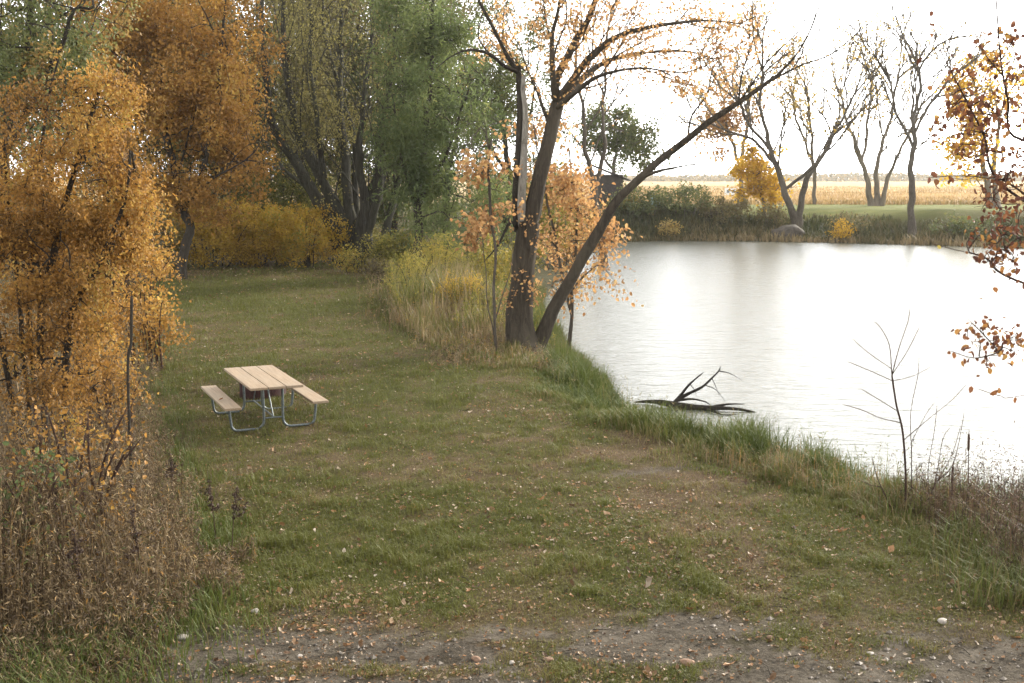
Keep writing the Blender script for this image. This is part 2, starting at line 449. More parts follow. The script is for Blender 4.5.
def ground_mat():
    m, nt, out = newmat('ground')
    v = coords(nt)
    dry, dirt, field, bank, sunlit_meadow = (attr(nt, k) for k in ('dry', 'dirt', 'field', 'bank', 'sunlit_meadow'))
    nf = noise(nt, 26, 5, .75, v); nm = noise(nt, 3.2, 5, .65, v); nl = noise(nt, .5, 4, .6, v); ns = noise(nt, 90, 3, .7, v)
    green = ramp(nt, [(.25, (.038, .042, .011)), (.6, (.08, .08, .021)), (.85, (.115, .098, .034))], nf)
    brown = ramp(nt, [(.25, (.055, .036, .022)), (.55, (.13, .088, .05)), (.85, (.22, .16, .1))], nf)
    f = math_(nt, 'ADD', dry, math_(nt, 'MULTIPLY', math_(nt, 'SUBTRACT', nm, .5), .9), True)
    c = mixc(nt, f, green, brown)
    dcol = ramp(nt, [(.36, (.022, .018, .012)), (.46, (.06, .049, .035)), (.55, (.13, .108, .08)), (.68, (.21, .18, .14))], math_(nt, 'ADD', math_(nt, 'MULTIPLY', nf, .4), math_(nt, 'ADD', math_(nt, 'MULTIPLY', nm, .45), math_(nt, 'MULTIPLY', noise(nt, 1.3, 4, .7, coords(nt, (.6, 1.6, 1))), .2))))
    fd = math_(nt, 'ADD', math_(nt, 'MULTIPLY', dirt, 1.5), math_(nt, 'MULTIPLY', math_(nt, 'SUBTRACT', nm, .6), 2.6), True)
    c = mixc(nt, fd, c, dcol)
    c = mixc(nt, sunlit_meadow, c, ramp(nt, [(.3, (.1, .12, .03)), (.6, (.17, .175, .05)), (.8, (.24, .2, .075))], noise(nt, .8, 5, .7, coords(nt, (.5, 1.5, 1)))))  # sunlight on the far grass strip is put into its lighter colour
    vb = coords(nt, (1, 1, 1)); nb = noise(nt, 5, 5, .7, vb)
    c = mixc(nt, bank, c, ramp(nt, [(.3, (.03, .03, .015)), (.6, (.075, .068, .032)), (.8, (.13, .1, .05))], nb))
    vf = coords(nt, (.004, .05, 1)); nfd = noise(nt, 4, 5, .7, vf)
    c = mixc(nt, field, c, ramp(nt, [(.3, (.26, .18, .085)), (.5, (.4, .285, .14)), (.7, (.47, .35, .185))], nfd))
    hgt = math_(nt, 'ADD', math_(nt, 'MULTIPLY', nf, 1.0), math_(nt, 'MULTIPLY', nm, 1.3))
    pbr(nt, out, c, .95, normal=bump(nt, hgt, 1, .09), spec=.1)
    return m
M['ground'] = ground_mat()
def water_mat():
    m, nt, out = newmat('water')
    v = coords(nt, (1.0, 2.6, 1), rot=(0, 0, R(-6)))
    n1 = noise(nt, 1.1, 3, .55, v, .4)
    v2 = coords(nt, (3.2, 10, 1), rot=(0, 0, R(9))); n2 = noise(nt, 1.1, 2, .5, v2, .3)
    h = math_(nt, 'ADD', math_(nt, 'MULTIPLY', n1, 1.0), math_(nt, 'MULTIPLY', n2, .3))
    pbr(nt, out, (.1, .1, .075), .27, normal=bump(nt, h, 1, .08), spec=.5).inputs['IOR'].default_value = 1.33
    return m
M['water'] = water_mat()
def plank_mat():
    m, nt, out = newmat('sawn_plank')
    v = coords(nt, (14, .7, 14)); n = noise(nt, 3, 6, .6, v, .5); v2 = coords(nt, (2.2, .8, 3)); n2 = noise(nt, 2, 3, .5, v2)
    c = ramp(nt, [(.3, (.21, .148, .092)), (.65, (.33, .245, .16))], n)
    c = mixc(nt, ramp(nt, [(.4, (0, 0, 0)), (.7, (.5, .5, .5))], n2), c, (.28, .23, .17))
    pbr(nt, out, c, .75, normal=bump(nt, n, .35, .004)); return m
M['plank'] = plank_mat()
def steel_mat():
    m, nt, out = newmat('galvanised_pipe')
    n = noise(nt, 30, 4, .6, coords(nt)); c = ramp(nt, [(.3, (.09, .105, .105)), (.7, (.18, .205, .205))], n)
    pbr(nt, out, c, .45, .6, spec=.5); return m
M['steel'] = steel_mat()
def rust_mat():
    m, nt, out = newmat('rusty_steel')
    n = noise(nt, 14, 6, .7, coords(nt)); c = ramp(nt, [(.3, (.018, .009, .008)), (.6, (.055, .022, .018)), (.8, (.11, .05, .034))], n)
    pbr(nt, out, c, .85, .1, bump(nt, n, .4, .01)); return m
M['rust'] = rust_mat()
def plain(name, a, b, scale=8, rough=.8, dist=.02):
    m, nt, out = newmat(name)
    n = noise(nt, scale, 6, .65, coords(nt)); pbr(nt, out, ramp(nt, [(.3, a), (.7, b)], n), rough, normal=bump(nt, n, .5, dist)); return m
M['stone'] = plain('field_stone', (.2, .17, .14), (.5, .45, .39), 16)
M['stone_brown'] = plain('brown_stone', (.12, .075, .05), (.3, .18, .11), 16)
M['boulder'] = plain('boulder', (.03, .026, .02), (.11, .09, .07), 4, dist=.25)
M['shed'] = plain('shed_board', (.035, .03, .026), (.075, .062, .052), 4)
M['roof'] = plain('shed_roof', (.03, .026, .026), (.07, .055, .05), 6)
M['white'] = plain('white_paint', (.6, .6, .57), (.78, .78, .76), 3)
M['panel_dark'] = plain('dark_panel', (.1, .12, .13), (.2, .22, .23), 3)
M['teal'] = plain('teal_paint', (.14, .22, .2), (.24, .32, .29), 5)
M['char'] = plain('ash', (.01, .01, .01), (.06, .055, .05), 20)
M['cattail'] = plain('cattail_head', (.035, .018, .011), (.08, .04, .022), 60)

# ------------------------------------------------------------------ ground and water
def axis(parts):
    out = [parts[0][0]]
    for a, b, st in parts: out += list(np.linspace(a, b, max(1, int(round((b - a) / st))) + 1)[1:])
    return np.array(out)
gx = axis([(-4000, -1000, 600), (-1000, -120, 110), (-120, -32, 6), (-32, -12, .8), (-12, 11, .14), (11, 45, .7), (45, 120, 5), (120, 1000, 110), (1000, 4000, 600)])
gy = axis([(-30, 0, 6), (0, 7, .5), (7, 30, .14), (30, 60, .4), (60, 110, .6), (110, 200, 8), (200, 1000, 80), (1000, 7000, 600)])
GX, GY = np.meshgrid(gx, gy); fx, fy = GX.ravel(), GY.ravel()
HZ = height(fx, fy); LD = lake_d(fx, fy)
def dryness(x, y):
    a = fbm(x * .45 + 3, y * .3 + 9, 4); b = fbm(x * 1.6, y * 1.2, 3)
    c = fbm(x * 5 + 2, y * 4, 2)
    v = (a - .5) * 1.7 + (b - .5) * 1.3 + (c - .5) * 1.1 + .34
    v = v + .35 * np.exp(-(((x + .3) / 2.2) ** 2 + ((y - 15.6) / 1.3) ** 2)) + .3 * np.exp(-(((x - 2.0) / 1.0) ** 2 + ((y - 15.0) / 1.2) ** 2))
    v = v + .25 * sstep(11.5, 9.5, y) + .3 * sstep(44, 50, y) - .14 * np.exp(-((y - 12.3) / 1.2) ** 2)
    v = v - .55 * sstep(70, 84, y) - .17
    return np.clip(v, 0, 1)
def dirtness(x, y):
    e = 10.2 + (fbm(x * .7, y * 0 + 4, 3) - .5) * .9 - .15 * np.sin(x * .9) - .2 * np.maximum(0, x - 1.4)
    r_ = (fbm(x * 1.7 + 5, y * 2.6, 3) - .5) * 1.3 + (fbm(x * 6, y * 7, 2) - .5) * .9
    w = sstep(e + .45, e - .75, y + r_) * sstep(-3.6, -2.9, x) * (1 - .75 * sstep(.56, .68, fbm(x * 1.1 + 81, y * 1.9 + 33, 3)))
    tr = np.exp(-(((y - 15.4 - .25 * (x - 1.5)) / .22) ** 2)) * sstep(.9, 1.6, x) * sstep(3.4, 2.4, x) * .75
    return np.clip(np.maximum(w, tr), 0, 1)
farside = sstep(60, 80, fy)
attrs = dict(dry=dryness(fx, fy), dirt=dirtness(fx, fy),
             sunlit_meadow=sstep(86, 92, fy) * (fx > 4),
             field=sstep(104, 130, fy + (fbm(fx * .05, fy * .05) - .5) * 20),
             bank=np.clip((sstep(2.6, 1.2, LD) * (1 - farside) + sstep(7, 4.5, LD) * farside), 0, 1))
nx_, ny_ = len(gx), len(gy)
ii = (np.arange(ny_ - 1)[:, None] * nx_ + np.arange(nx_ - 1)[None]).ravel()
ground = mk('ground', np.stack([fx, fy, HZ], 1), np.stack([ii, ii + 1, ii + nx_ + 1, ii + nx_], 1), M['ground'], attrs=attrs, smooth=True)
tag(ground, kind='structure')
wx = np.array([-3, 112.0]); 
water = mk('water', np.array([(-1, 12.5, WATER), (115, 12.5, WATER), (115, 90, WATER), (-1, 90, WATER)], float), np.array([(0, 1, 2, 3)]), M['water'])
tag(water, kind='structure')

# ------------------------------------------------------------------ picnic table
FL, FR, BL, BR = on(255, 386.5, .75), on(306, 382.5, .75), on(221, 366, .75), on(268.5, 364, .75)
cen = (FL + FR + BL + BR) / 4
ldir = ((BL + BR) - (FL + FR)) / 2; tl = min(2.4, max(1.9, np.linalg.norm(ldir))); yaw = math.atan2(-ldir[0], ldir[1]) - R(3)
tw = .78
tz = hz(cen[0], cen[1])
table = thing('picnic_table', (cen[0], cen[1], tz), 'tan plank picnic table with two attached benches on grey pipe legs', 'picnic table')
table.rotation_euler = (0, 0, yaw)
mb = MB()
for k in (-1, 0, 1): mb.box((k * .287, 0, .73), (.277, tl, .042))
top = mb.build('tabletop', M['plank'], table)
for s_ in (-1, 1):
    mb = MB(); mb.box((0, s_ * (tl / 2 - .33), .691), (.66, .05, .034)); mb.build('cleat', M['steel'], top)
for s_ in (-1, 1):
    mb = MB(); mb.box((s_ * .70, 0, .44), (.26, tl, .042)); mb.build('bench_seat', M['plank'], table)
for e in (-1, 1):
    y = e * (tl / 2 - .33)
    fr = MB()
    for s_ in (-1, 1):
        pts = [(s_ * .16, y, .675), (s_ * .155, y, .3)]
        for a in np.linspace(0, math.pi / 2, 7): pts.append((s_ * (.155 + .13 - .13 * math.cos(a)), y, .155 - .13 * math.sin(a)))
        pts += [(s_ * .55, y, .025)]
        for a in np.linspace(0, math.pi / 2, 7)[1:]: pts.append((s_ * (.58 + .1 * math.sin(a)), y, .125 - .1 * math.cos(a)))
        pts += [(s_ * .70, y, .3), (s_ * .71, y, .42)]
        fr.tube(pts, .021, 10)
    fr.build('leg_frame', M['steel'], table, True)
    br = MB(); br.tube([(-.16, y, .19), (.16, y, .19)], .014, 8)
    br.build('crossbar', M['steel'], table, True)
    br = MB(); br.tube([(0, y, .19), (0, y - e * .42, .68)], .012, 8); br.build('diagonal_brace', M['steel'], table, True)
br = MB(); br.tube([(0, -(tl / 2 - .33), .205), (0, tl / 2 - .33, .205)], .014, 8); br.build('stretcher', M['steel'], table, True)

# leaf on the bench
def one_leaf(name, p, size, mat, tint, label, d=(1, .2, .3), n=(0, 0, 1)):
    V, Fs, t = leaf_arrays(np.zeros((1, 3)), np.array([d], float), np.array([n], float), np.array([size]), np.array([tint]), 'curl')
    V2 = V + np.array([0, 0, .004]); 
    o = mk(name, np.vstack([V, V2]), np.vstack([Fs, Fs[:, ::-1] + len(V)]), mat, attrs={'tint': np.r_[t, t]}, smooth=False); o.location = p
    return tag(o, label, 'leaf')
bl = on(219, 399, .465)
one_leaf('fallen_leaf', (bl[0], bl[1], tz + .462), .12, M['litter'], .5, 'curled orange brown leaf lying on the picnic bench seat', (.6, .2, .35))
pl_ = on(644, 588, 0)
one_leaf('fallen_leaf', (pl_[0], pl_[1], hz(pl_[0], pl_[1]) + .02), .14, M['litter'], .93, 'pale grey leaf standing upright at the edge of the bare dirt', (.45, .1, 1), (1, -.8, .3))

# fire ring behind the table
fc = on(266, 398, 0); fcz = hz(fc[0], fc[1] + .3)
ring = thing('fire_ring', (fc[0] - .13, fc[1] + .35, fcz), 'low rusty steel fire ring on the grass behind the picnic table', 'fire ring')
n = 40; th = np.arange(n) * 2 * np.pi / n
prof = [(.40, -.03), (.40, .26), (.415, .27), (.425, .26), (.425, -.03)]
V = np.array([(r_ * math.cos(a), r_ * math.sin(a), z) for r_, z in prof for a in th])
Fq = np.array([(k * n + i, k * n + (i + 1) % n, (k + 1) * n + (i + 1) % n, (k + 1) * n + i) for k in range(4) for i in range(n)])
mk('ring_wall', V, Fq, M['rust'], ring, smooth=False)
g = MB()
for k in range(7): g.tube([(-.39 * math.sqrt(max(.02, 1 - (k / 3 - 1) ** 2 * .95)), (k / 3 - 1) * .38, .285), (.39 * math.sqrt(max(.02, 1 - (k / 3 - 1) ** 2 * .95)), (k / 3 - 1) * .38, .285)], .009, 6)
for x in (-.22, .22): g.tube([(x, -.34, .278), (x, .34, .278)], .009, 6)
g.build('cooking_grate', M['rust'], ring, True)
A_ = np.array([(.39 * r_ * math.cos(a), .39 * r_ * math.sin(a), .02 + .03 * (1 - r_)) for r_ in (0.05, .5, 1) for a in th])
mk('ash_bed', A_, np.array([(k * n + i, k * n + (i + 1) % n, (k + 1) * n + (i + 1) % n, (k + 1) * n + i) for k in range(2) for i in range(n)]), M['char'], ring)

# ------------------------------------------------------------------ tree helpers
def blob(px, py, Y, rx, ry, rz, n, shell=.0):
    c = at(px, py, Y); s_ = np.array([rx * pm(Y), rz, ry * pm(Y)])
    d = unit(rng.normal(size=(n, 3))); r = rng.random(n) ** (1 / 3)
    if shell: r = shell + (1 - shell) * r
    return c + d * r[:, None] * s_
def rooted(p):
    """a stem foot sunk a little into the ground"""
    return np.array([p[0], p[1], hz(p[0], p[1]) - .08])
def leaves_on(sk, a, b, n, size, spread, hang=0.0, shape='diamond', tint=None, clump=.35, patch=1.0, tbias=0.0, gap=.0):
    if gap and b > a:
        idx = rng.integers(a, b, n * 3); Q = sk.P[idx]; q_ = 1.15 * patch
        g_ = .5 * vnoise(Q[:, 0] * q_ + 11, Q[:, 2] * q_ * 1.4 + Q[:, 1] * q_ * .6) + .5 * vnoise(Q[:, 1] * q_ + 31, Q[:, 2] * q_ * 1.4 - Q[:, 0] * q_ * .4)
        idx = idx[rng.random(n * 3) < sstep(gap - .18, gap + .2, g_)][:n]; n = len(idx)
    else: idx = rng.integers(a, b, n) if b - a > 0 else np.zeros(n, int)
    P = sk.P[idx] + rng.normal(0, spread, (n, 3))
    D = rng.normal(size=(n, 3)); D[:, 2] -= hang
    N = rng.normal(size=(n, 3)); N[:, 2] += .6
    sz = size * rng.uniform(.6, 1.25, n)
    if tint is None:
        nz = vnoise(P[:, 0] * patch + P[:, 1] * .7 * patch, P[:, 2] * patch + P[:, 1] * .5 * patch)
        t = np.clip(rng.random(n) * (1 - clump) + nz * clump + tbias, 0, 1)
    else: t = tint(P, n)
    return leaf_arrays(P, D, N, sz, t, shape)
def finish(sk, root, bark, thick=.04, tip=.005, p=.45, k=9, flare=0.0, twig_mat=None, thin_name='branches', kth=4):
    sk.radii(tip, p)
    a = sk.wood(thick, k, kth, flare)
    mk('trunk', a[0] - np.array(root.location), a[1], bark, root, smooth=True)
def crown(root, arr, mat, name='crown'):
    V, Fs, t = arr
    return mk(name, V - np.array(root.location), Fs, mat, root, attrs={'tint': t})
def tree(name, label, cat, foot, stems, r0, blobs, n2, s2, leaf, bark, lmat, group=None, tip=.006, thick=.05, flare=.3, step1=.5, step2=.3, up=.35, wob=.04, bend=.35, p=.45, sag=0, lshape='diamond', clump=.35, tbias=0, hang=.3, patch=1.0, maxd=1e9, twig_mat=None, gap=.45, ram=None, ramleaf=False):
    """foot (x,y); stems: list of point lists, first starts at the foot; leaf = (count, size, spread)"""
    fz = rooted(foot)
    root = thing(name, (foot[0], foot[1], hz(*foot)), label, cat, group)
    sk = Sk()
    allst = []
    for k, st in enumerate(stems):
        pts, ra, rb = st
        if k == 0 or np.linalg.norm(np.asarray(pts[0])[:2] - np.asarray(foot)[:2]) < .9 and pts[0][2] < fz[2] + .6:
            pts = [np.array([pts[0][0], pts[0][1], hz(pts[0][0], pts[0][1]) - .1])] + list(pts[1:])
            allst.append(sk.stem(pts, ra, rb, step=.3, wob=wob))
        else:
            b = sk.near(pts[0]); allst.append(sk.stem([sk.P[b]] + list(pts[1:]), ra, rb, base=b, step=.3, wob=wob))
    ra0 = sk.n
    if ram:
        for ids in allst: sk.ramify_stem(ids, *ram)
    T1 = np.vstack(blobs) if blobs else np.zeros((0, 3))
    a1, b1 = sk.grow(T1, step1, bend, .05, up, sag=sag) if len(T1) else (0, sk.n)
    a2, b2 = a1, b1
    if n2:
        T2 = T1[rng.integers(0, len(T1), n2)] + np.clip(rng.normal(0, s2, (n2, 3)), -1.6 * s2, 1.6 * s2)
        T2[:, 2] = np.maximum(T2[:, 2], fz[2] + .3)
        a2, b2 = sk.grow(T2, step2, bend, .06, up * .5, start=0, maxd=maxd, sag=sag)
    if ramleaf: a2, b2 = ra0, sk.n
    finish(sk, root, bark, thick, tip, p, flare=flare, twig_mat=twig_mat)
    if leaf:
        crown(root, leaves_on(sk, a2, b2, leaf[0], leaf[1], leaf[2], hang, lshape, None, clump, patch, tbias, gap), lmat)
    return root
def copy_tree(o, parent=None):
    c = o.copy(); col.objects.link(c)
    if parent is not None: c.parent = parent
    for ch in list(o.children): copy_tree(ch, c)
    return c

# ------------------------------------------------------------------ the split tree on the bank
Yt = 27.5
tf = at(524, 350, Yt); foot = (tf[0], tf[1])
root = thing('split_tree', (foot[0], foot[1], hz(*foot)), 'big split tree on the pond bank with a peeled broken stem and long leaning limb', 'tree')
sk = Sk(); W = at
main = sk.stem([rooted(at(524, 350, Yt)), W(520, 320, Yt), W(522, 280, Yt), W(526, 245, Yt), W(529, 222, Yt)], .33, .25, step=.18, wob=.015)
live = sk.stem([sk.P[main[-1]], W(536, 195, Yt), W(546, 155, Yt + .1), W(553, 122, Yt + .2), W(557, 104, Yt + .3)], .21, .15, base=main[-1], step=.2, wob=.015)
jb = live[-1]
def limb(pts, ra, rb, b=None):
    b = sk.near(pts[0]) if b is None else b
    ids = sk.stem([sk.P[b]] + pts[1:], ra, rb, base=b, step=.22, wob=.02); limbs.append(ids); return ids
limbs = []
limb([0, W(556, 80, Yt + .2), W(570, 50, Yt + .3), W(588, 20, Yt + .5), W(598, -8, Yt + .6), W(606, -45, Yt + .8)], .11, .04, jb)
limb([0, W(553, 78, Yt - .2), W(553, 40, Yt - .4), W(558, 10, Yt - .5), W(562, -40, Yt - .6)], .08, .02, jb)
limb([0, W(570, 82, Yt), W(590, 58, Yt - .3), W(615, 38, Yt - .6), W(655, 26, Yt - .9), W(700, 21, Yt - 1.2), W(722, 22, Yt - 1.3)], .11, .015, jb)
limb([0, W(566, 96, Yt + .3), W(585, 76, Yt + .9), W(612, 60, Yt + 1.5), W(650, 52, Yt + 2), W(690, 52, Yt + 2.2), W(712, 58, Yt + 2.3)], .11, .015, jb)
limb([W(557, 112, Yt + .3), W(575, 92, Yt - .6), W(600, 76, Yt - 1.3), W(640, 68, Yt - 1.8), W(672, 72, Yt - 2)], .075, .012)
limb([W(552, 125, Yt), W(540, 98, Yt + .5), W(528, 72, Yt + 1), W(518, 45, Yt + 1.4)], .05, .012)
LIMBS_DONE = sk.n
for ids in limbs: sk.ramify_stem(ids, .5, 1.1, 2, .2, .6, .15, .16, (2, 4))
r1, r2 = LIMBS_DONE, sk.n
a1, b1 = sk.grow(np.vstack([blob(640, 45, Yt, 78, 36, 1.8, 40), blob(585, 25, Yt, 55, 60, 1.6, 36), blob(545, 40, Yt, 34, 50, 1.2, 18), blob(615, -30, Yt, 80, 30, 1.6, 16), blob(700, 40, Yt, 26, 34, 1, 10)]), .35, .4, .06, .2)
T2 = sk.P[rng.integers(a1, b1, 300)] + rng.normal(0, .32, (300, 3))
a2, b2 = sk.grow(T2, .2, .3, .06, .1)
# low epicormic sprays hugging the trunk
a3, b3 = sk.grow(np.vstack([blob(538, 255, Yt - .3, 22, 60, .6, 16), blob(520, 300, Yt - .3, 22, 34, .5, 10)]), .2, .3, .08, .2)
finish(sk, root, M['bark_split'], .03, .0055, .42, k=18, flare=.55)
Lc = cat_arrays([leaves_on(sk, r1, r2, 4600, .095, .1, .5, 'diamond', gap=.42), leaves_on(sk, a2, b2, 2400, .105, .10, .5, 'diamond'), leaves_on(sk, a1, b1, 500, .085, .10, .5, 'diamond')])
crown(root, Lc, M['leaf_peach'])
crown(root, leaves_on(sk, a3, b3, 420, .09, .12, .4, 'round'), M['leaf_peach'], 'trunk_sprays')
# leaning limb, grows from the same foot
sk = Sk()
ln = sk.stem([rooted(at(534, 350, Yt + .1)), W(546, 325, Yt), W(568, 285, Yt - .1), W(592, 240, Yt - .3), W(618, 200, Yt - .5), W(655, 166, Yt - .7), W(700, 128, Yt - .9), W(745, 98, Yt - 1.1), W(778, 76, Yt - 1.2)], .19, .04, step=.2, wob=.02)
def limb2(pts, ra, rb):
    b = sk.near(pts[0]); ids = sk.stem([sk.P[b]] + pts[1:], ra, rb, base=b, step=.22, wob=.015); limbs2.append(ids); return ids
limbs2 = []
limb2([W(775, 78, Yt - 1.2), W(800, 50, Yt - 1.3), W(815, 20, Yt - 1.4), W(822, -5, Yt - 1.4)], .035, .006)
limb2([W(770, 80, Yt - 1.2), W(800, 66, Yt - 1.0), W(830, 55, Yt - .8), W(852, 38, Yt - .7)], .03, .005)
limb2([W(740, 100, Yt - 1.1), W(768, 62, Yt - 1.5), W(800, 30, Yt - 1.8), W(808, 10, Yt - 1.9)], .03, .005)
limb2([W(740, 101, Yt - 1.1), W(742, 75, Yt - 1.1), W(752, 40, Yt - 1.0), W(752, 20, Yt - 1.0)], .02, .004)
limb2([W(640, 178, Yt - .6), W(662, 170, Yt - .9), W(690, 165, Yt - 1.2)], .05, .01)
limb2([W(690, 137, Yt - .9), W(692, 115, Yt - .8), W(706, 95, Yt - .7), W(712, 70, Yt - .6)], .03, .006)
for ids in limbs2: sk.ramify_stem(ids, .35, .7, 1, .1, .5, .1, .12, (1, 2))
a4, b4 = sk.grow(np.vstack([blob(790, 62, Yt - 1.2, 40, 34, .8, 22), blob(690, 160, Yt - .8, 24, 16, .5, 8), blob(715, 90, Yt - .8, 20, 26, .6, 8)]), .3, .35, .06, .1)
sk.radii(.0075, .42); a = sk.wood(.03, 12, 4, .3); o0 = np.array(root.location)
mk('leaning_limb', a[0] - o0, a[1], M['bark_split'], root, smooth=True)
crown(root, leaves_on(sk, a4, b4, 130, .09, .15, .5), M['leaf_peach'], 'leaning_limb_leaves')
# dead stem, peeled
sk = Sk()
sn = sk.stem([W(523, 228, Yt - .1), W(522, 190, Yt - .15), W(524, 150, Yt - .1), W(525, 110, Yt), W(523.5, 90, Yt), W(524, 76, Yt)], .115, .05, step=.12, wob=.012)
sk.radii(.004); a = sk.wood(.03, 12, 4)
mk('peeled_stem', a[0] - o0, a[1], M['deadwood'], root, smooth=True)
sk = Sk()
st = sk.stem([W(518, 232, Yt + .12), W(517, 190, Yt + .02), W(519, 150, Yt + .05), W(519.5, 100, Yt + .09), W(518, 72, Yt + .08), W(518, 66, Yt + .08)], .12, .065, step=.12, wob=.012)
t0 = st[-3]
def limb3(pts, ra, rb, b=None):
    b = sk.near(pts[0]) if b is None else b
    return sk.stem([sk.P[b]] + pts[1:], ra, rb, base=b, step=.2, wob=.015)
limb3([0, W(508, 58, Yt - .1), W(494, 30, Yt - .2), W(482, 8, Yt - .3), W(474, -12, Yt - .3)], .06, .03, t0)
limb3([0, W(505, 66, Yt - .3), W(490, 54, Yt - .7), W(468, 50, Yt - 1.1), W(450, 57, Yt - 1.4), W(436, 68, Yt - 1.6)], .055, .01, t0)
limb3([W(486, 52, Yt - .7), W(478, 38, Yt - .6), W(480, 22, Yt - .5), W(484, 8, Yt - .4)], .025, .006)
limb3([W(497, 36, Yt - .2), W(490, 30, Yt - .3), W(482, 24, Yt - .4)], .02, .006)
limb3([W(518, 250, Yt + .1), W(510, 222, Yt - .3), W(498, 246, Yt - .8), W(484, 262, Yt - 1.1)], .045, .012)
sk.grow(np.vstack([blob(484, 25, Yt - .4, 14, 24, .4, 18), blob(455, 55, Yt - 1.2, 16, 8, .3, 8)]), .15, .3, .08, .1)
sk.radii(.004, .42); a = sk.wood(.02, 10, 4)
mk('dead_stem', a[0] - o0, a[1], M['bark_dark'], root, smooth=True)

# sapling with peach leaves behind the split tree
def sapling_stem(px, py, Y, pts, r=.035): return ([at(px, py, Y)] + [at(x, y, Y + d) for x, y, d in pts], r, r * .3)
Ys = 29.5
ff = at(568, 320, Ys)
tree('maple_sapling', 'young maple with peach orange leaves growing behind the split tree', 'tree', (ff[0], ff[1]),
     [([ff, at(575, 260, Ys), at(576, 210, Ys + .3), at(570, 150, Ys + .4)], .06, .02), ([ff, at(556, 250, Ys), at(545, 180, Ys), at(530, 120, Ys)], .05, .015), ([at(575, 290, Ys), at(595, 265, Ys - .4), at(612, 275, Ys - .8)], .03, .008)],
     .06, [blob(568, 222, Ys, 28, 46, 1, 36), blob(565, 265, Ys, 34, 40, 1, 26), blob(596, 265, Ys, 26, 34, .8, 12), blob(545, 160, Ys, 34, 45, 1, 22)], 420, .28, (3300, .115, .2), M['bark'], M['leaf_peach'], tip=.004, thick=.02, flare=0, step1=.3, step2=.2, hang=.7, lshape='round', clump=.3, gap=.56)
Ys = 26.5
ff = at(497, 352, Ys)
tree('maple_sapling', 'thin stemmed sapling with pale orange leaves on the pond side of the tall weeds', 'tree', (ff[0], ff[1]),
     [([ff, at(495, 300, Ys), at(493, 250, Ys), at(490, 190, Ys), at(492, 140, Ys)], .035, .01), ([ff, at(488, 310, Ys), at(486, 260, Ys), at(484, 225, Ys)], .018, .006), ([at(495, 320, Ys), at(508, 280, Ys + .2), at(511, 235, Ys + .2)], .018, .006)],
     .03, [blob(494, 150, Ys, 34, 40, .8, 30), blob(490, 215, Ys, 24, 40, .6, 14), blob(476, 135, Ys, 18, 22, .5, 12)], 240, .22, (2500, .115, .12), M['bark'], M['leaf_peach'], tip=.0035, thick=.016, flare=0, step1=.3, step2=.2, hang=.7, lshape='round', clump=.3, gap=.56)

# ------------------------------------------------------------------ back woods
# multi-stem willow
Yw = 52
b0 = at(362, 262, Yw)
def wst(pts, ra, rb): return ([at(x, y, Yw + d) for x, y, d in pts], ra, rb)
tree('willow', 'large many stemmed willow with dark spreading trunks and thin yellow olive leaves', 'tree', (b0[0], b0[1]),
     [wst([(362, 262, 0), (362, 235, 0), (371, 200, 0), (384, 160, -.5), (400, 110, -1), (412, 60, -1.2), (420, -20, -1.4)], .5, .04),
      wst([(348, 262, 0), (326, 215, -.3), (303, 175, -.8), (282, 142, -1.2), (270, 110, -1.5), (264, 50, -1.8), (258, -40, -2)], .36, .05),
      wst([(354, 262, .3), (340, 215, .3), (322, 180, .2), (302, 140, .2), (290, 100, 0), (284, 40, 0), (278, -50, 0)], .36, .05),
      wst([(358, 262, .3), (350, 210, .3), (345, 160, .5), (340, 100, .8), (341, 40, 1), (345, -40, 1.2)], .30, .035),
      wst([(368, 262, -.2), (366, 220, -.4), (360, 170, -.7), (362, 110, -1), (370, 50, -1), (376, -40, -1)], .26, .03),
      wst([(376, 262, 0), (388, 220, .2), (400, 180, .4), (418, 150, .5), (440, 120, .8)], .26, .04),
      wst([(322, 185, .2), (318, 130, -.5), (312, 80, -.8), (310, 20, -1), (312, -50, -1)], .15, .03), wst([(362, 240, .4), (356, 190, .8), (352, 130, 1.2), (326, 40, 1.5), (322, -40, 1.6)], .2, .03), wst([(374, 240, -.3), (380, 190, -.8), (378, 140, -1.2), (392, 70, -1.4), (398, -20, -1.5)], .2, .03), wst([(340, 215, .3), (312, 190, 1), (280, 165, 1.6), (255, 120, 2)], .16, .03)],
     .4, [blob(320, 60, Yw, 70, 110, 3.5, 150), blob(370, 70, Yw, 50, 110, 3, 110), blob(345, 160, Yw, 55, 50, 2.5, 70), blob(290, -40, Yw, 60, 60, 3, 40)],
     900, .5, (20000, .125, .2), M['bark_willow'], M['leaf_olive'], tip=.007, thick=.05, flare=.5, hang=.5, up=.8, patch=.6, ram=(1.0, 2.6, 2, .15, .45, .5, .4, (2, 3)), ramleaf=True)
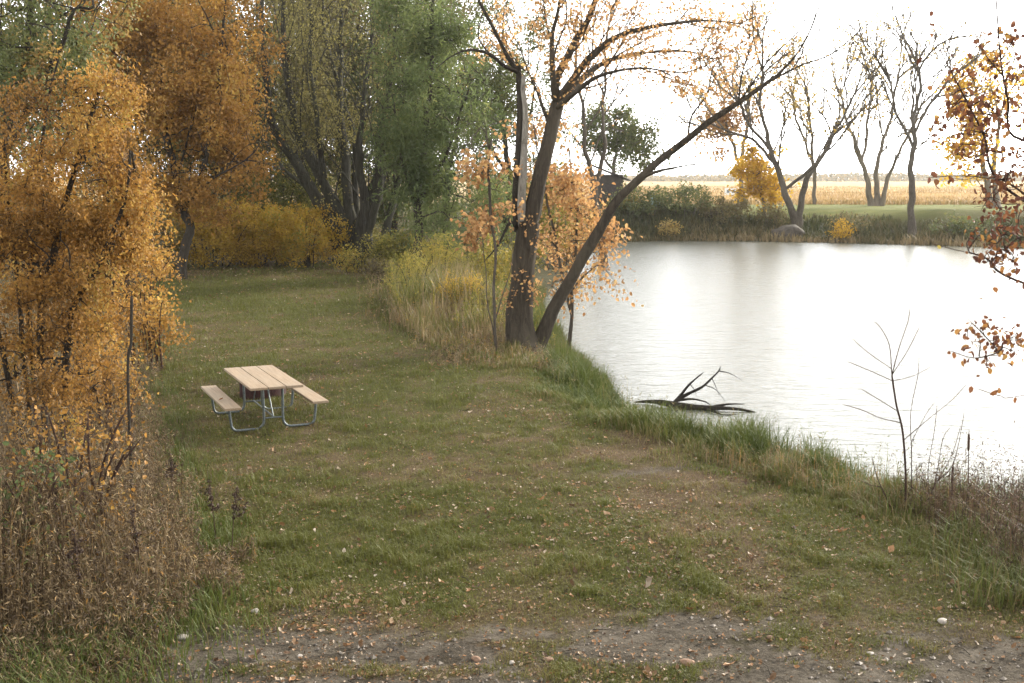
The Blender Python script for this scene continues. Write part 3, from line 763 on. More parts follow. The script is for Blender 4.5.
# feathery green tree
Yg = 48
g0 = at(417, 262, Yg)
def gst(pts, ra, rb): return ([at(x, y, Yg + d) for x, y, d in pts], ra, rb)
tree('green_willow', 'feathery green tree with slim leaves and one dark upright trunk', 'tree', (g0[0], g0[1]),
     [gst([(417, 262, 0), (418, 215, 0), (421, 170, 0), (428, 110, 0), (432, 40, 0), (434, -40, 0)], .21, .05),
      gst([(418, 215, 0), (408, 180, .3), (398, 140, .5), (392, 90, .8)], .10, .03), gst([(419, 205, 0), (438, 170, -.4), (456, 130, -.8), (468, 90, -1)], .11, .03)],
     .2, [blob(432, 70, Yg, 62, 110, 2.6, 170), blob(455, 130, Yg, 52, 62, 2.2, 90), blob(408, 140, Yg, 40, 60, 2, 55), blob(450, 195, Yg, 56, 40, 2, 66), blob(420, 10, Yg, 44, 50, 2, 50)],
     1500, .42, (27000, .27, .22), M['bark_dark'], M['leaf_green'], tip=.005, thick=.05, flare=.3, lshape='narrow', hang=.2, up=.3, clump=.7, patch=.9, gap=.52)
# big orange elm behind
Yo = 46
o0_ = at(182, 270, Yo)
def ost(pts, ra, rb): return ([at(x, y, Yo + d) for x, y, d in pts], ra, rb)
tree('orange_elm', 'large orange leaved elm with a short dark crooked trunk at the lawn corner', 'tree', (o0_[0], o0_[1]),
     [ost([(182, 270, 0), (184, 250, 0), (189, 228, 0), (184, 212, 0), (176, 180, 0), (165, 130, 0), (158, 60, 0), (150, -30, 0)], .22, .06),
      ost([(184, 214, 0), (200, 180, -.5), (212, 130, -.8), (220, 70, -1), (224, 0, -1)], .13, .04), ost([(186, 216, 0), (160, 190, .6), (135, 160, 1), (110, 120, 1.4)], .12, .03),
      ost([(190, 190, -.3), (220, 175, -1), (245, 160, -1.6)], .07, .02)],
     .2, [blob(190, 40, Yo, 78, 90, 3, 230), blob(210, 110, Yo, 58, 75, 2.6, 160), blob(170, 150, Yo, 75, 55, 2.6, 130), blob(235, 150, Yo, 36, 40, 1.6, 50), blob(120, 30, Yo, 66, 80, 2.6, 130), blob(115, 130, Yo, 55, 60, 2.4, 70), blob(215, 195, Yo, 46, 24, 1.6, 40)],
     1800, .42, (56000, .155, .2), M['bark_dark'], M['leaf_orange'], tip=.006, thick=.05, flare=.2, hang=.5, up=.2, clump=.55, patch=.7, gap=.5, ram=(1.0, 2.2, 2, .3, .7, .2, .4, (2, 3)))
# tall green and orange tree, top corner
Yc = 30
c0 = at(-20, 330, Yc); c0 = np.array([c0[0], c0[1], 0])
tree('mixed_tree', 'tall half turned tree with green and rusty leaves showing above the orange bush', 'tree', (c0[0], c0[1]),
     [([c0, at(0, 200, Yc), at(15, 100, Yc), at(30, 20, Yc), at(40, -60, Yc)], .22, .06), ([at(5, 150, Yc), at(45, 80, Yc - .5), at(75, 10, Yc - .8)], .1, .03)],
     .2, [blob(30, 30, Yc, 75, 75, 2, 130), blob(80, -10, Yc, 50, 60, 1.8, 60), blob(0, 100, Yc, 60, 60, 2, 50)], 900, .35, (15000, .12, .16), M['bark_dark'], M['leaf_darkgreen'], tip=.006, hang=.4, clump=.6, patch=.8, tbias=.22)

# filler trees of the wood behind, three kinds copied
def back_tree(px, Y, lm, label, hgt=15.0, wid=4.2, nl=24000):
    g = at(px, 300, Y); f = (g[0], g[1]); z = hz(*f)
    B = lambda x, zc, rx, rz_, n: np.array([g[0] + x, g[1], z + zc]) + unit(rng.normal(size=(n, 3))) * (rng.random(n) ** .4)[:, None] * np.array([rx, rx * .8, rz_])
    return tree('woodland_tree', label, 'tree', f,
         [([np.array([g[0], g[1], z]), np.array([g[0] + .2, g[1], z + hgt * .3]), np.array([g[0] - .3, g[1], z + hgt * .6]), np.array([g[0], g[1], z + hgt * .95])], .24, .05),
          ([np.array([g[0] + .15, g[1], z + hgt * .22]), np.array([g[0] + 1.2, g[1], z + hgt * .45]), np.array([g[0] + 1.9, g[1] + .3, z + hgt * .75])], .13, .04),
          ([np.array([g[0] + .1, g[1], z + hgt * .28]), np.array([g[0] - 1.4, g[1], z + hgt * .5]), np.array([g[0] - 2.2, g[1] - .3, z + hgt * .8])], .12, .04)],
         .2, [B(0, hgt * .62, wid, hgt * .42, 190), B(.4, hgt * .28, wid * .85, hgt * .22, 80)], 700, .6, (nl, .17, .3), M['bark_dark'], lm, tip=.008, hang=.4, clump=.55, patch=.5, group='trees of the wood behind the lawn')
kinds = [back_tree(300, 62, M['leaf_brownwood'], 'brown thinly leaved tree in the wood behind the willow trunks'),
         back_tree(505, 66, M['leaf_darkgreen'], 'dark green tree in the wood beyond the feathery green tree', 13.5, 3.6),
         back_tree(235, 60, M['leaf_olive'], 'olive leaved tree in the wood between the orange elm and the willow', 14)]
for px, Y, k, rz, sc, lab in [(395, 64, 1, 1.2, 1.05, 'dark green tree standing between the willow and the feathery green tree'), (345, 68, 0, 2.1, 1.1, 'brown tree in the wood straight behind the willow crown'),
                              (130, 62, 2, 3.3, 1.05, 'olive tree in the wood behind the middle of the orange elm'), (60, 56, 0, 4.0, 1.0, 'brown tree in the wood behind the half turned tree'),
                              (445, 70, 0, .7, 1.05, 'brown tree in the wood straight behind the feathery green tree'), (180, 66, 1, 5.0, 1.1, 'dark green tree in the wood behind the trunk of the orange elm'),
                              (0, 52, 1, 2.6, .95, 'dark green tree at the far end of the wood'), (265, 68, 2, 1.9, 1.05, 'olive tree deepest in the wood beside the willow'), (320, 74, 1, 2.2, 1.2, 'dark green tree glimpsed far behind the willow stems'), (215, 72, 0, 1.1, 1.2, 'brown tree far behind the gap between elm and willow'), (385, 76, 2, .4, 1.2, 'olive tree far behind the gap between willow and feathery green tree')]:
    c = copy_tree(kinds[k]); g = at(px, 300, Y); c.location = (g[0], g[1], hz(g[0], g[1])); c.rotation_euler = (0, 0, rz); c.scale = (sc, sc, sc); c['label'] = lab

# shrubs
def shrub(name, label, px, Y, w, h, n, lm, size, group=None, bark='bark_dark', shape='diamond', stems=9, tbias=0, spread=.13, n2=None, tip=.004, up=.2, clump=.4, z=None):
    g = at(px, 300, Y); f = (g[0], g[1]); zz = hz(*f)
    root = thing(name, (f[0], f[1], zz), label, 'shrub' if 'bush' not in label else 'bush', group)
    sk = Sk()
    for k in range(stems):
        a = rng.random() * 6.28; r_ = .1 + .25 * w * rng.random(); q = .55 * w * rng.random() ** .6
        p0 = np.array([f[0] + r_ * math.cos(a), f[1] + r_ * .6 * math.sin(a), 0]); p0[2] = hz(p0[0], p0[1]) - .05
        p2 = np.array([f[0] + q * math.cos(a), f[1] + q * .7 * math.sin(a), zz + h * rng.uniform(.6, .92)])
        sk.stem([np.array([f[0], f[1], zz - .12]), p0 * .5 + np.array([f[0], f[1], zz]) * .5 - np.array([0, 0, .03]), p0 + np.array([0, 0, .1]), (p0 + p2) / 2 + np.array([-.1 * math.cos(a), -.1 * math.sin(a), .12 * h]), p2], .018 + .008 * h, .008, step=.2, wob=.02)
    m = n2 or max(60, int(n / 40))
    d = unit(rng.normal(size=(m, 3))); T = np.array([f[0], f[1], zz + h * .52]) + d * (rng.random(m) ** .4)[:, None] * np.array([w * .5, w * .42, h * .48])
    T[:, 2] = np.maximum(T[:, 2], zz + .12)
    T = T + rng.normal(0, .1 * w, (m, 3)) * np.array([1, 1, .3]); T[:, 2] = np.maximum(T[:, 2], zz + .12)
    a1, b1 = sk.grow(T, .2, .35, .07, up)
    sk.radii(tip, .4); a = sk.wood(.012, 6, 4)
    mk('stems', a[0] - np.array(root.location), a[1], M[bark], root, smooth=True)
    if n: crown(root, leaves_on(sk, a1, b1, n, size, spread, .3, shape, None, clump, 1.2, tbias, .38), M[lm], 'foliage')
    return root
G1 = 'orange and yellow shrubs along the back of the lawn'
shrub('wild_shrub', 'low brown and gold shrub left of the crooked elm trunk', 158, 51, 3.0, 2.4, 7000, 'leaf_brownwood', .12, G1)
shrub('wild_shrub', 'rounded orange gold shrub just right of the crooked elm trunk', 215, 52, 4.6, 3.2, 14000, 'leaf_gold', .11, G1, tbias=-.06)
shrub('wild_shrub', 'bright orange gold shrub in the middle of the back lawn edge', 262, 52.5, 4.4, 3.0, 14000, 'leaf_gold', .11, G1)
shrub('wild_shrub', 'yellow gold shrub at the foot of the outermost willow trunk', 308, 51.5, 4.0, 2.7, 12000, 'leaf_gold', .11, G1, tbias=.12)
shrub('wild_shrub', 'olive green shrub beneath the spreading willow trunks', 335, 55, 4.0, 2.6, 7000, 'leaf_olive', .12, G1)
shrub('wild_shrub', 'tall dull green shrub in shade between the elm and the willow', 285, 57, 5.5, 5.5, 12000, 'leaf_yellowgreen', .14, G1, tbias=-.2)
shrub('wild_shrub', 'small yellow sprig shrub in front of the willow trunks', 357, 49, 1.6, 1.1, 1100, 'leaf_yellowgreen', .11, G1, tbias=.2)
shrub('wild_shrub', 'yellow green shrub between the willow and the green tree trunk', 402, 50, 3.0, 1.7, 5000, 'leaf_yellowgreen', .11, G1)
shrub('wild_shrub', 'dull green shrub under the feathery tree', 455, 50, 4.6, 3.4, 10000, 'leaf_green', .14, G1, shape='narrow')
G2 = 'yellow shrubs on the weedy bank left of the split tree'
shrub('bank_shrub', 'feathery yellow shrub on the weedy bank nearest the green tree trunk', 436, 39, 2.2, 2.2, 4200, 'leaf_yellowgreen', .11, G2, shape='narrow', tbias=.12)
shrub('bank_shrub', 'golden low shrub in the weeds left of the split tree', 465, 33, 1.5, 1.2, 1800, 'leaf_gold', .09, G2, shape='narrow', tbias=.1)
shrub('bank_shrub', 'yellow green willow shrub with upright wands beside the lawn edge', 412, 36, 1.6, 1.8, 2400, 'leaf_yellowgreen', .10, G2, shape='narrow', tbias=.1)
shrub('bank_shrub', 'small brown leafless looking shrub standing alone at the lawn edge', 378, 44, .9, .9, 900, 'leaf_brownwood', .08, G2, tbias=-.25)
shrub('bank_shrub', 'yellow shrub among the weeds behind the split tree', 490, 40, 2.8, 2.2, 4200, 'leaf_yellowgreen', .11, G2, tbias=.2)

# ------------------------------------------------------------------ near orange bush at the left
def nst(px, Y, pts, ra=.05, rb=.012):
    g = at(px, 300, Y); g = np.array([g[0], g[1], hz(g[0], g[1])])
    return ([g] + [at(x, y, Y + d) for x, y, d in pts], ra, rb)
Yb = 13.5
fb = nst(40, Yb, [(45, 300, 0)])[0][0]
tree('orange_bush', 'tall dense bush of drooping orange and yellow leaves leaning over the lawn', 'bush', (fb[0], fb[1]),
     [nst(40, Yb, [(42, 330, 0), (55, 240, 0), (80, 150, .1), (105, 85, .2)], .04), nst(30, Yb, [(20, 320, 0), (10, 220, 0), (5, 130, .2), (10, 90, .2)], .04),
      nst(50, Yb, [(70, 330, -.1), (100, 260, -.2), (125, 200, -.2), (130, 150, -.2)], .05), nst(35, Yb, [(30, 320, .2), (35, 220, .3), (45, 120, .4), (60, 60, .4)], .05),
      nst(30, Yb, [(0, 340, -.2), (-20, 250, -.3), (-40, 160, -.4)], .05)],
     .06, [blob(60, 190, Yb, 75, 110, .9, 150), blob(20, 250, Yb, 70, 90, .9, 110), blob(124, 225, Yb, 30, 60, .5, 46), blob(60, 390, Yb - .5, 80, 55, .7, 60), blob(80, 280, Yb, 55, 70, .8, 80), blob(110, 170, Yb, 30, 60, .5, 40), blob(-40, 200, Yb, 60, 110, .8, 40), blob(40, 345, Yb - .3, 75, 40, .8, 60), blob(100, 95, Yb, 36, 34, .4, 40), blob(50, 90, Yb, 40, 30, .4, 24), blob(118, 265, Yb, 20, 40, .4, 20)],
     2000, .13, (56000, .05, .075), M['bark_dark'], M['leaf_orange_near'], tip=.0028, thick=.012, flare=0, step1=.16, step2=.09, hang=.8, lshape='leaf', gap=.47, clump=.55, patch=2.0, up=.15, wob=.015)
G3 = 'leafy shoots in the left brush'
for px, Y, w, h, n, lm, lab in [(96, 15.5, 1.3, 2.1, 900, 'leaf_orange_near', 'slim orange leaved shrub on the lawn side of the tall orange bush'), (150, 24, 1.4, 1.7, 1100, 'leaf_orange', 'twiggy shrub with few orange leaves at the lawn edge past the dark stake'),
                                (62, 11.5, 1.5, 1.9, 800, 'leaf_orange_near', 'half bare orange shrub low in front of the tall orange bush'), (140, 31, 2.2, 2.4, 2600, 'leaf_orange', 'rusty shrub at the lawn edge below the crooked elm'),
                                (15, 10.8, 1.1, 1.5, 500, 'leaf_green', 'green leaved shrub low among dry weeds'), (100, 36, 3.0, 3.2, 5000, 'leaf_orange', 'thick orange shrub behind the slim shrub below the elm crown')]:
    shrub('brush_shrub', lab, px, Y, w, h, n, lm, .06 if Y < 20 else .085, G3, 'bark_red', 'round', 12, n2=260, tip=.0022, spread=.07)
# dark stake
sp_ = at(131, 300, 16.5); s0 = at(127, 400, 12.6); z0 = hz(s0[0], s0[1])
mb = MB(); mb.tube(smooth_line([(s0[0], s0[1], z0 - .1), tuple(at(128, 375, 12.6)), tuple(at(131, 345, 12.6)), tuple(at(131.5, 320, 12.6)), tuple(at(131.8, 298, 12.6))], .1), .017, 7)
o = mb.build('stake', M['bark_dark'], None, True); tag(o, 'dark leafless stake standing in the brush at the lawn edge', 'stake')

# ------------------------------------------------------------------ weeds and grasses (uncountable)
def scat(n, ylo, yhi, xf, power=1.3):
    """points spread over the ground, denser towards the camera; xf(y) -> (x0, x1)"""
    u = rng.random(n); e = 1 - power + 1e-6
    y = (ylo ** e + u * (yhi ** e - ylo ** e)) ** (1 / e)
    a, b = xf(y); x = a + rng.random(n) * (b - a)
    return x, y
# lawn
x, y = scat(520000, 7.6, 54, lambda y: (np.maximum(lawn_left(y) - .6, -.5 * y - 3), .5 * y + 2), 1.55)
d = lake_d(x, y); dr = dryness(x, y); di = dirtness(x, y)
keep = (d > 1.0) & (rng.random(len(x)) > di * 1.15) & (rng.random(len(x)) > .45 * dr)
x, y, dr = x[keep], y[keep], dr[keep]; n = len(x)
far = np.clip((y - 8) / 40, 0, 1)
h = (rng.uniform(.022, .06, n) * (1 + 1.2 * far)) * (1.25 - .5 * dr) * (.8 + 1.1 * sstep(.56, .74, fbm(x * 2.6, y * 2.6, 3))); w = .0055 + .016 * far
P = np.stack([x, y, height(x, y) - .004], 1)
t = np.clip(dr * .75 + rng.normal(0, .16, n) + .05, 0, 1)
V, Fs, t = blade_arrays(P, h, w * rng.uniform(.7, 1.3, n), rng.random(n) * 6.28, rng.uniform(.2, 1.1, n), t)
tag(mk('lawn_grass', V, Fs, M['lawn'], attrs={'tint': t}), kind='stuff')

# fallen leaves
x, y = scat(80000, 7.8, 50, lambda y: (np.maximum(lawn_left(y) - .8, -.5 * y - 3), .5 * y + 1), 1.5)
d = lake_d(x, y); cl = fbm(x * .6 + 40, y * .5, 3)
keep = (d > .9) & (rng.random(len(x)) < np.clip((cl - .38) * 3.2, .3, 1) * (1 - .6 * dirtness(x, y))); x, y = x[keep], y[keep]
x2, y2 = scat(3000, 7.8, 11, lambda y: (-4.2 + 0 * y, 5.2 + 0 * y), 1.2); cl = fbm(x2 * .8 + 9, y2 * .9, 3)
k2 = rng.random(len(x2)) < np.clip((cl - .35) * 3, .1, 1); x2, y2 = x2[k2], y2[k2]
x3, y3 = scat(2500, 47, 56, lambda y: (-17 + 0 * y, -3 + 0 * y), 1.2)
x = np.r_[x, x2, x3]; y = np.r_[y, y2, y3]; n = len(x)
sz = np.clip(rng.lognormal(-3.6, .42, n), .012, .08) * (1 + .6 * np.clip((y - 10) / 30, 0, 1.2)) * np.where(rng.random(n) < .05, 1.5, 1)
P = np.stack([x, y, height(x, y) + .004 + .012 * rng.random(n)], 1)
D = rng.normal(size=(n, 3)); D[:, 2] *= .35; N = rng.normal(size=(n, 3)) * .4; N[:, 2] += 1
tt = rng.beta(1.1, 1.5, n)
V, Fs, t = leaf_arrays(P, D, N, sz, tt, 'curl')
tag(mk('fallen_leaves', V, Fs, M['litter'], attrs={'tint': t}), kind='stuff')

# gravel and broken twigs in the dirt
x, y = scat(5200, 7.8, 11.2, lambda y: (-4 + 0 * y, 5.6 + 0 * y), 1.2); k2 = rng.random(len(x)) < dirtness(x, y) * sstep(.35, .6, fbm(x * 1.4, y * 2, 3)) * .9 + .02; x, y = x[k2], y[k2]; n = len(x)
O_ = np.array([(1, 0, 0), (0, 1, 0), (-1, 0, 0), (0, -1, 0), (0, 0, .7), (0, 0, -.7)], float); OF = np.array([(0, 1, 4), (1, 2, 4), (2, 3, 4), (3, 0, 4), (1, 0, 5), (2, 1, 5), (3, 2, 5), (0, 3, 5)])
sz = np.clip(rng.lognormal(-4.6, .5, n), .004, .03)
V = np.stack([x, y, height(x, y) + sz * .2], 1)[:, None] + O_[None] * sz[:, None, None] * rng.uniform(.6, 1.4, (n, 6, 1))
M['gravel'] = leafmat('gravel', [(0, (.05, .04, .03)), (.5, (.15, .125, .1)), (.9, (.2, .17, .135)), (1, (.3, .26, .215))], 0)
tag(mk('gravel', V.reshape(-1, 3), (np.arange(n)[:, None, None] * 6 + OF[None]).reshape(-1, 3), M['gravel'], attrs={'tint': np.repeat(rng.random(n), 6)}), kind='stuff')
mb = MB()
for k in range(170):
    x0, y0 = rng.uniform(-3.6, 5.4), rng.uniform(8.0, 11.5) if k < 90 else rng.uniform(11.5, 26); x0 = x0 if y0 < 12 else rng.uniform(-.22 * y0, .05 * y0)
    a = rng.random() * 6.28; L_ = rng.uniform(.05, .28); z0 = hz(x0, y0) + .01
    mb.tube([(x0, y0, z0), (x0 + L_ * .5 * math.cos(a), y0 + L_ * .5 * math.sin(a), z0 + .012), (x0 + L_ * math.cos(a + .2), y0 + L_ * math.sin(a + .2), z0)], [.004, .0035, .0015], 5)
tag(mb.build('twig_litter', M['bark_dark'], None, True), kind='stuff')

# left brush: dry weeds
def weeds(name, x, y, h, nleaf, lsize, mat, seedtop=True, lean=.25, width=.006, tb=0):
    n = len(x); z = height(x, y)
    P = np.stack([x, y, z - .02], 1); ang = rng.random(n) * 6.28; bend = rng.uniform(.02, lean * 2, n)
    tint = np.clip(rng.beta(1.4, 2.2, n) * .8 + tb, 0, 1)
    A = blade_arrays(P, h, width * rng.uniform(.7, 1.4, n), ang, bend, tint)
    d = np.stack([np.cos(ang), np.sin(ang), 0 * ang], 1)
    u = rng.uniform(.15, 1.0, (n, nleaf)) ** .8
    pos = P[:, None, :] + np.array([0, 0, 1.0]) * (h[:, None] * u * (1 - .35 * bend[:, None] ** 2 * u))[..., None] + d[:, None, :] * (h[:, None] * bend[:, None] * u ** 2)[..., None]
    pos = pos.reshape(-1, 3) + rng.normal(0, .015, (n * nleaf, 3)); m = len(pos)
    D = rng.normal(size=(m, 3)); D[:, 2] -= .5; N = rng.normal(size=(m, 3))
    tl_ = np.clip(np.repeat(tint, nleaf) + rng.normal(0, .2, m), 0, 1)
    B = leaf_arrays(pos, D, N, lsize * rng.uniform(.5, 1.5, m), tl_, 'narrow')
    V, Fs, t = cat_arrays([A, B])
    return tag(mk(name, V, Fs, mat, attrs={'tint': t}), kind='stuff')
x, y = scat(14000, 8.3, 46, lambda y: (-.5 * y - 1.2, lawn_left(y) + .35), 2.2)
e = lawn_left(y) - x
rag = (fbm(x * 1.1, y * .8, 3) - .5) * 1.6
keep = (e + rag > .15); x, y, e = x[keep], y[keep], e[keep]
hh = np.clip(.2 + .75 * np.clip(e, 0, 1.8) ** .85, .15, 1.5) * rng.uniform(.6, 1.25, len(x)) * np.interp(y, [8, 9.2, 10.6, 50], [.1, .3, 1, 1]) * (.65 + .7 * fbm(x * 1.3, y * 1.3, 3))
weeds('dry_weeds', x, y, hh, 11, .05, M['weed'])
# green grass at the foot of the left brush
x, y = scat(46000, 8.0, 30, lambda y: (lawn_left(y) - 3.2, lawn_left(y) + .8), 2.4)
e = lawn_left(y) - x; keep = rng.random(len(x)) < np.exp(-((e - np.interp(y, [8, 9.3, 10, 11], [1.5, 1.3, .5, .2])) / np.interp(y, [8, 9.5, 10.3, 12, 30], [1.3, 1.0, .4, .35, .5])) ** 2) * sstep(.42, .56, fbm(x * .9 + 8, y * .8, 3) + np.interp(y, [8, 10, 11.5], [.2, .1, 0])); x, y = x[keep], y[keep]; n = len(x)
P = np.stack([x, y, height(x, y) - .01], 1); h = rng.uniform(.08, .3, n)
V, Fs, t = blade_arrays(P, h, rng.uniform(.007, .013, n), rng.random(n) * 6.28, rng.uniform(.2, .9, n), np.clip(rng.beta(1.0, 5, n), 0, 1))
tag(mk('brush_grass', V, Fs, M['bankgrass'], attrs={'tint': t}), kind='stuff')

# near bank grass
def bank_field(name, n, ylo, yhi, dlo, dhi, hfun, tfun, wid, xr, pw=1.6, bendr=(.1, .8)):
    x, y = scat(n, ylo, yhi, xr, pw); d = lake_d(x, y)
    rag = (fbm(x * 1.0 + 20, y * .8, 3) - .5) * 2.6
    keep = (d > dlo) & (rng.random(len(x)) < sstep(dhi, dhi * .6, d + rag)); x, y, d = x[keep], y[keep], d[keep]; n = len(x)
    P = np.stack([x, y, height(x, y) - .02], 1); h = hfun(x, y, d) * rng.uniform(.5, 1.2, n)
    V, Fs, t = blade_arrays(P, h, wid * rng.uniform(.6, 1.4, n) * (1 + np.clip((y - 15) / 25, 0, 3)), rng.random(n) * 6.28, rng.uniform(*bendr, n), np.clip(tfun(x, y, d) + rng.normal(0, .17, n), 0, 1))
    return tag(mk(name, V, Fs, M['bankgrass'], attrs={'tint': t}), kind='stuff')
def bh(x, y, d):
    return np.where(d < 2.6, .16 + .36 * np.exp(-((d - 1.0) / 1.0) ** 2), .1) * (.5 + .9 * sstep(.25, .8, fbm(x * 2.2, y * 1.8, 3))) * np.interp(y, [15, 17, 19, 20.5, 22.5, 23.5, 26, 28, 31], [1.0, 1.15, .9, .55, .55, 1.25, 1.1, .7, 1.1]) * np.where((y > 22) & (y < 29), sstep(1.6, .8, d) * .95 + .25, 1) + .25 * sstep(29.5, 33, y)
def bt(x, y, d):
    return .03 + .42 * sstep(1.5, 2.5, d) + .7 * (fbm(x * 1.1 + 3, y * 1.1, 3) - .44) + .3 * sstep(24, 32, y)
bank_field('bank_grass', 190000, 11, 46, .05, 3.1, bh, bt, .012, lambda y: (np.interp(y, [11, 14, 20, 28, 46], [2.5, 1.5, -1.5, -2.2, -5]), np.interp(y, [11, 15, 20, 28, 46], [9.5, 9.5, 5, 3.2, 2.5])), 2.0)
bank_field('tall_bank_grass', 22000, 24, 50, .3, 6.0, lambda x, y, d: (.2 + .8 * sstep(.6, 2.6, d) * sstep(27, 33, y) * sstep(6.2, 3.6, d)) * (.45 + 1.0 * sstep(.25, .75, fbm(x * 1.3, y * .9, 3))), lambda x, y, d: .56 + .9 * (fbm(x * .6, y * .5, 3) - .45), .014, lambda y: (np.interp(y, [24, 32, 50], [-1, -3.4, -6.2]), np.interp(y, [24, 32, 50], [2.4, 1.8, 1.2])), 1.4, (.05, .45))
# brown dry weeds at the right edge
x, y = scat(2300, 10.6, 14.4, lambda y: (np.interp(y, [10.6, 14], [4.5, 4.9]), 8.6 + 0 * y), 1.2)
keep = (lake_d(x, y) > .2) & (x - 4.75 + (fbm(x * 1.4, y, 3) - .5) * 1.8 > np.interp(y, [10.6, 11.6, 14.4], [.8, .1, 0])); x, y = x[keep], y[keep]
weeds('dry_bank_weeds', x, y, rng.uniform(.35, .95, len(x)) * (.35 + 1.0 * sstep(.25, .7, fbm(x * 1.7, y * 1.5 + 5, 3))), 14, .045, M['weed_dark'], lean=.45)
x, y = scat(16000, 10.2, 14.4, lambda y: (4.0 + 0 * y, 8.6 + 0 * y), 1.2); keep = (lake_d(x, y) > .2) & (rng.random(len(x)) < sstep(3.9, 5.0, x) * sstep(.3, .6, fbm(x * 1.3 + 6, y * 1.2, 3))); x, y = x[keep], y[keep]; n = len(x)
V, Fs, t = blade_arrays(np.stack([x, y, height(x, y) - .01], 1), rng.uniform(.1, .42, n), rng.uniform(.006, .012, n), rng.random(n) * 6.28, rng.uniform(.2, 1.0, n), np.clip(rng.beta(1.3, 2.2, n), 0, 1))
tag(mk('bank_tuft_grass', V, Fs, M['bankgrass'], attrs={'tint': t}), kind='stuff')
x, y = scat(2600, 12.6, 16.2, lambda y: (2.2 + 0 * y, 5.6 + 0 * y), 1.2); d = lake_d(x, y); keep = (d > .9) & (d < 2.6); x, y = x[keep], y[keep]
weeds('dry_bank_weeds', x, y, rng.uniform(.15, .55, len(x)) * (.4 + fbm(x * 1.5, y * 1.5, 3)), 6, .03, M['weed'], tb=.2)
x, y = scat(900, 13, 26, lambda y: (np.interp(y, [13, 18, 26], [3.0, 1.2, -.4]), np.interp(y, [13, 18, 26], [8.5, 4.5, 2.6])), 1.5); d = lake_d(x, y); keep = (d > .05) & (d < 1.7); x, y = x[keep], y[keep]
weeds('tall_bank_stalks', x, y, rng.uniform(.35, .85, len(x)), 9, .05, M['bankgrass'], width=.008, tb=.1)
x, y = scat(3600, 27, 47, lambda y: (np.interp(y, [24, 32, 50], [-.6, -3.2, -5.6]), np.interp(y, [24, 32, 50], [2.0, 1.4, 1.0])), 1.4); keep = (lake_d(x, y) > .6) & (rng.random(len(x)) < sstep(.3, .6, fbm(x * .9, y * .7, 3))); x, y = x[keep], y[keep]
weeds('tall_bank_stalks', x, y, rng.uniform(.4, 1.35, len(x)) * sstep(26, 32, y), 8, .09, M['leaf_yellowgreen'], width=.014, lean=.2, tb=.05)
x, y = scat(4200, 24, 46, lambda y: (np.interp(y, [24, 32, 50], [-1.9, -4.4, -7.0]), np.interp(y, [24, 32, 50], [1.2, .8, .6])), 1.4); keep = (rng.random(len(x)) < sstep(-.1, .75, (x - np.interp(y, [24, 32, 50], [-1.9, -4.4, -7.0])) / 3.2)) & (lake_d(x, y) > .9) & (rng.random(len(x)) < sstep(.25, .55, fbm(x * 1.1 + 4, y * .8, 3))); x, y = x[keep], y[keep]
weeds('tall_bank_stalks', x, y, rng.uniform(.2, .8, len(x)) * (.5 + .5 * sstep(26, 32, y)), 8, .07, M['weed'], width=.012, lean=.3, tb=.12)
# far bank cover
x, y = scat(85000, 66, 106, lambda y: (4.5 + 0 * y, 52 + 0 * y), .5)
d = lake_d(x, y); keep = (d > .1) & (d < 6.0 + .8 * sstep(13, 22, x) + (fbm(x * .4, y * .4, 2) - .5) * 3); x, y, d = x[keep], y[keep], d[keep]; n = len(x)
P = np.stack([x, y, height(x, y) - .05], 1)
h = rng.uniform(.25, .9, n) * np.interp(d, [0, 2, 5, 9.5], [.7, 1, .75, .3]) * (.4 + 1.2 * fbm(x * .5 + 30, y * .5, 3)); tt = .28 + .55 * np.exp(-(d / 1.6) ** 2) + .8 * (fbm(x * .35, y * .35 + 7, 3) - .45)
V, Fs, t = blade_arrays(P, h, rng.uniform(.05, .12, n), rng.random(n) * 6.28, rng.uniform(.1, .7, n), np.clip(tt + rng.normal(0, .12, n), 0, 1))
M['farbank'] = leafmat('far_bank_blade', [(0, (.045, .058, .02)), (.35, (.085, .085, .032)), (.65, (.14, .11, .05)), (1, (.26, .195, .1))], .3)
tag(mk('far_bank_grass', V, Fs, M['farbank'], attrs={'tint': t}), kind='stuff')
# stubble in the field
x, y = scat(60000, 106, 330, lambda y: (.05 * y - 6, .5 * y + 6), 1.6); n = len(x)
k2 = rng.random(n) < .25 + .75 * sstep(.4, .6, fbm(x * .03, y * .09, 3)); x, y = x[k2], y[k2]; n = len(x)
M['stubble'] = leafmat('stubble', [(0, (.17, .13, .05)), (.3, (.3, .2, .09)), (.7, (.44, .31, .15)), (1, (.5, .38, .2))], .3)
V, Fs, t = blade_arrays(np.stack([x, y, height(x, y) - .03], 1), rng.uniform(.15, .55, n), rng.uniform(.08, .2, n), rng.random(n) * 6.28, rng.uniform(.1, .6, n), np.clip(fbm(x * .05, y * .1, 3) * 1.1 - .05 + rng.normal(0, .15, n), 0, 1))
tag(mk('field_stubble', V, Fs, M['stubble'], attrs={'tint': t}), kind='stuff')
# distant woods across the field
n = 26000; x = rng.uniform(-150, 800, n); y = rng.uniform(760, 900, n); pr = 2.0 + 4.5 * fbm(x * .012, y * 0 + 2, 4)
P = np.stack([x, y, 1.5 + rng.random(n) * pr], 1)
V, Fs, t = leaf_arrays(P, rng.normal(size=(n, 3)), rng.normal(size=(n, 3)), rng.uniform(1.5, 3.4, n), rng.random(n), 'diamond')
tag(mk('distant_woods', V, Fs, M['haywood'], attrs={'tint': t}), kind='stuff')

